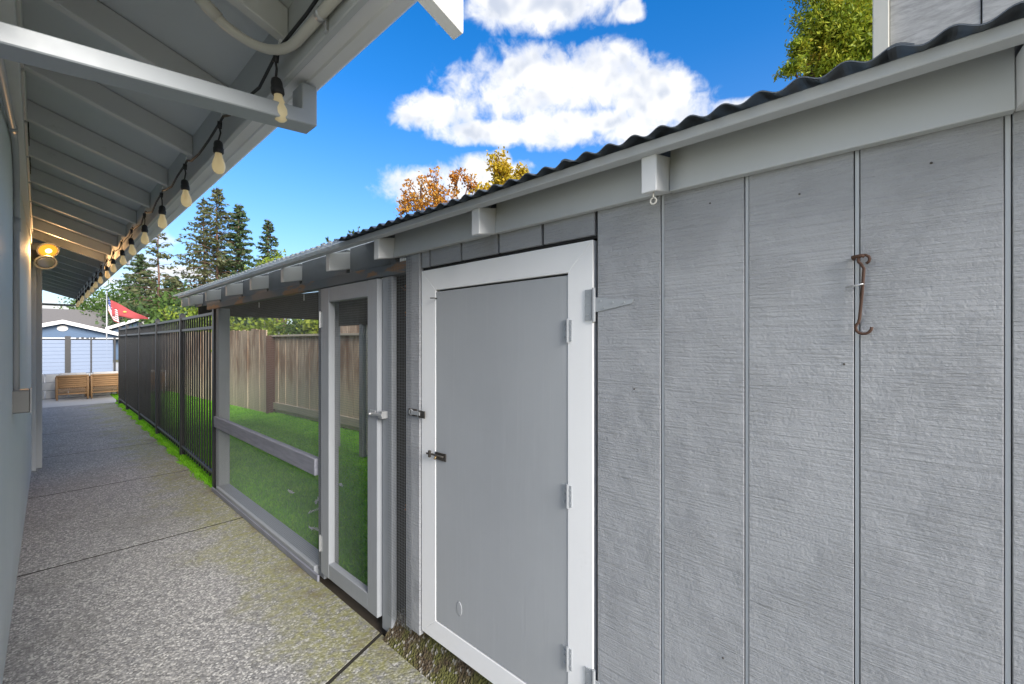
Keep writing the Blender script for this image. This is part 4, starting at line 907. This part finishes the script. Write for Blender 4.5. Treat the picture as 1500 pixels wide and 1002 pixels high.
def broad(x, y, H, blobs, label, m='green_leaf', n=9000, leaf=0.16, name='leafy_tree', group=None, cat='tree', trunk=True, clump=0.16, aspect=0.6, r0=None):
    """blobs: (dx, dy, z, rx, ry, rz); leaves gathered in twig clumps through each volume"""
    t = tree_root(name, x, y, label, group); t['category'] = cat; vol = np.array([b[3] * b[4] * b[5] for b in blobs]) ** 0.75; vol = vol / vol.sum(); C = []; T = []
    limbs = []
    for b, f in zip(blobs, vol):
        k = max(20, int(n * f)); nc = max(6, k // 28)
        d = rng.normal(size=(nc, 3)); d /= np.linalg.norm(d, axis=1)[:, None]; d *= rng.uniform(0.35, 1.05, nc)[:, None]
        cc_ = np.array(b[:3]) + d * np.array(b[3:]); idx = rng.integers(0, nc, k)
        C.append(cc_[idx] + rng.normal(size=(k, 3)) * clump * np.array(b[3:]).mean() ** 0.6); T.append(rng.random(k) * 0.5 + rng.random(nc)[idx] * 0.5)
        limbs.append(((0, 0, min(b[2] * 0.45, H * 0.5)), (b[0], b[1], b[2]), 0.012 * H))
        for q in cc_[: min(10, nc)]: limbs.append(((b[0], b[1], b[2] - b[5] * 0.4), tuple(q), 0.004 * H))
    if trunk: trunk_mesh(t, H * 0.75, r0 or 0.022 * H, 0.008 * H, limbs)
    c = np.concatenate(C); link('crown' if trunk else 'foliage', quads_mesh('crown', leaf_quads(c, leaf, aspect), np.concatenate(T)), m, t, world_loc(t)); return t
def D(px, py, d):                                            # a place seen in that direction, d metres ahead
    u = (px - 750) / FPX; v = (501 - py) / FPX; s_, c_ = math.sin(YAW), math.cos(YAW); return ((s_ + u * c_) * d, (c_ - u * s_) * d, CAM_H + v * d)
GR = 'tall conifers beyond the yard'
x, y, z = D(318, 276, 45); conifer(x, y, z, 4.3, 'tallest brown-green redwood with a bare reddish trunk and open branches', nb=130, group=GR, per=60, leaf=0.40, gap=0.1)
x, y, z = D(299, 292, 47); conifer(x, y, z, 4.6, 'redwood with a second trunk, touching the tallest one', nb=110, group=GR, per=46, leaf=0.40, gap=0.2)
x, y, z = D(350, 300, 46); conifer(x, y, z, 3.3, 'dense darker conifer on the right shoulder of the redwood pair', 'dark_conifer_leaf', nb=150, group=GR, per=70, base=0.08)
x, y, z = D(393, 322, 52); conifer(x, y, z, 3.0, 'smaller dark conifer standing apart above the corrugated roof', 'dark_conifer_leaf', nb=120, group=GR, per=60)
x, y, z = D(232, 330, 42); conifer(x, y, z, 3.6, 'sparse conifer with a slim bare trunk beside the string lights', 'redwood_leaf', nb=80, group=GR, per=36, gap=0.3)
x, y, z = D(205, 372, 55); conifer(x, y, z, 5.0, 'bluish green conifer behind the striped flag', 'dark_conifer_leaf', nb=150, group=GR, per=70, base=0.05)
x, y, z = D(255, 405, 50); conifer(x, y, z, 4.0, 'short dense conifer at the foot of the redwoods', 'dark_conifer_leaf', nb=140, group=GR, per=70, base=0.05)
for px, py, d, m, lab in ((150, 425, 58, 'green_leaf', 'broad green tree behind the eave and the blue gables'), (185, 420, 48, 'green_leaf', 'broad green tree behind the red flag'), (92, 462, 75, 'gold_leaf', 'small yellowish tree above the white-trimmed gable'), (225, 432, 44, 'dark_conifer_leaf', 'dark rounded tree above the second blue gable'), (280, 425, 40, 'green_leaf', 'bushy green tree under the redwood trunks'), (330, 425, 38, 'dark_conifer_leaf', 'dark bushy tree behind the end of the coop roof')):
    x, y, z = D(px, py, d); s_ = z / 5.0
    broad(x, y, z, [(0, 0, z * 0.62, 3.0 * s_ ** .5, 3.0 * s_ ** .5, z * 0.34), (-1.6, 0.5, z * 0.45, 2.2, 2.2, z * 0.28), (1.7, -0.4, z * 0.42, 2.2, 2.2, z * 0.28)], lab, m, 5200, 0.36, group='broad trees beyond the yard', clump=0.34)
# trees that rise just above the corrugated roof
x, y, z = D(640, 330, 13)
bl_ = []
for px, py, w_, h_ in ((592, 300, 12, 22), (615, 285, 22, 25), (640, 272, 14, 28), (668, 262, 12, 24), (688, 262, 9, 30), (650, 300, 40, 20)):
    q = D(px, py, 13); k = 13 / FPX; bl_.append((q[0] - x, q[1] - y, q[2], w_ * k, w_ * k, h_ * k))
broad(x, y, 6.0, bl_, 'young tree with russet autumn leaves above the corrugated roof', 'russet_leaf', 3000, 0.10, clump=0.13, r0=0.09)
x, y, z = D(730, 330, 13); bl_ = []
for px, py, w_, h_ in ((733, 248, 16, 28), (745, 285, 26, 26), (764, 258, 11, 22), (710, 292, 22, 22), (690, 305, 24, 16)):
    q = D(px, py, 13); k = 13 / FPX; bl_.append((q[0] - x, q[1] - y, q[2], w_ * k, w_ * k, h_ * k))
broad(x, y, 6.6, bl_, 'young tree with golden yellow leaves above the corrugated roof', 'gold_leaf', 8500, 0.105, clump=0.12, r0=0.09)
x, y, z = D(1330, 60, 9.8); bl_ = []
for px, py, w_, h_ in ((1240, 60, 45, 60), (1205, 30, 30, 40), (1215, 100, 30, 40), (1260, -60, 50, 60), (1200, -30, 26, 40), (1160, 98, 16, 10), (1170, 70, 14, 14), (1225, 140, 40, 40), (1290, 40, 50, 70)):
    q = D(px, py, 9.5); k = 9.5 / FPX; bl_.append((q[0] - x, q[1] - y, q[2], w_ * k, w_ * k * 1.2, h_ * k))
broad(x, y, 9.0, bl_, 'feathery yellow-green tree with orange tinges beside the weathered shed', 'cedar_leaf', 60000, 0.10, clump=0.15, aspect=0.35, r0=0.16)
x, y, z = D(415, 385, 14); bl_ = []
for px, py, w_, h_ in ((395, 385, 16, 10), (415, 382, 22, 14), (440, 388, 20, 10), (380, 398, 18, 10)):
    q = D(px, py, 14); k = 14 / FPX; bl_.append((q[0] - x, q[1] - y, q[2], w_ * k, w_ * k, h_ * k))
broad(x, y, 3.6, bl_, 'lime green tree top peeping over the corrugated roof', 'lime_leaf', 1500, 0.10, clump=0.16)
x, y, z = D(490, 345, 11); bl_ = []
for px, py, w_, h_ in ((482, 350, 7, 5), (474, 356, 3, 2), (515, 342, 6, 8), (525, 335, 2, 12)):
    q = D(px, py, 11); k = 11 / FPX; bl_.append((q[0] - x, q[1] - y, q[2], w_ * k, w_ * k, h_ * k))
broad(x, y, 3.4, bl_, 'few thin leafy twig tips just above the corrugated roof', 'hedge_leaf', 90, 0.07, clump=0.06, r0=0.03)
def hedge(px0, px1, pyt, d, label, m, n=2500, leaf=0.08, depth=0.5, zlo=0.9, name='hedge'):
    a = D(px0, pyt, d); b = D(px1, pyt, d); c = ((a[0] + b[0]) / 2, (a[1] + b[1]) / 2); zt = a[2]; k = 6; bl = []
    for i in range(k):
        f = (i + 0.5) / k; bl.append((a[0] + (b[0] - a[0]) * f - c[0], a[1] + (b[1] - a[1]) * f - c[1], (zt + zlo) / 2 + random.uniform(-.05, .05), abs(b[0] - a[0]) / k + 0.2, depth, (zt - zlo) / 2 + 0.04))
    return broad(c[0], c[1], zt, bl, label, m, n, leaf, name, None, 'hedge', True, 0.16, r0=0.04)
hedge(335, 420, 462, 10.5, 'lime green vine mass over the tall timber fence', 'lime_leaf', 3600, 0.10)
hedge(425, 475, 462, 10.4, 'dark green shrub over the post between the timber fences', 'green_leaf', 2200, 0.09, zlo=1.3)
hedge(462, 545, 458, 9.6, 'bright green leafy shrub over the capped timber fence', 'lime_leaf', 2600, 0.11, zlo=1.35)
hedge(245, 312, 452, 14.5, 'golden yellow hedge top beyond the black fence', 'lime_leaf', 2600, 0.10, zlo=1.2)
hedge(195, 275, 492, 17.5, 'dark evergreen hedge seen through the black fence', 'hedge_leaf', 5200, 0.12, zlo=0.1)
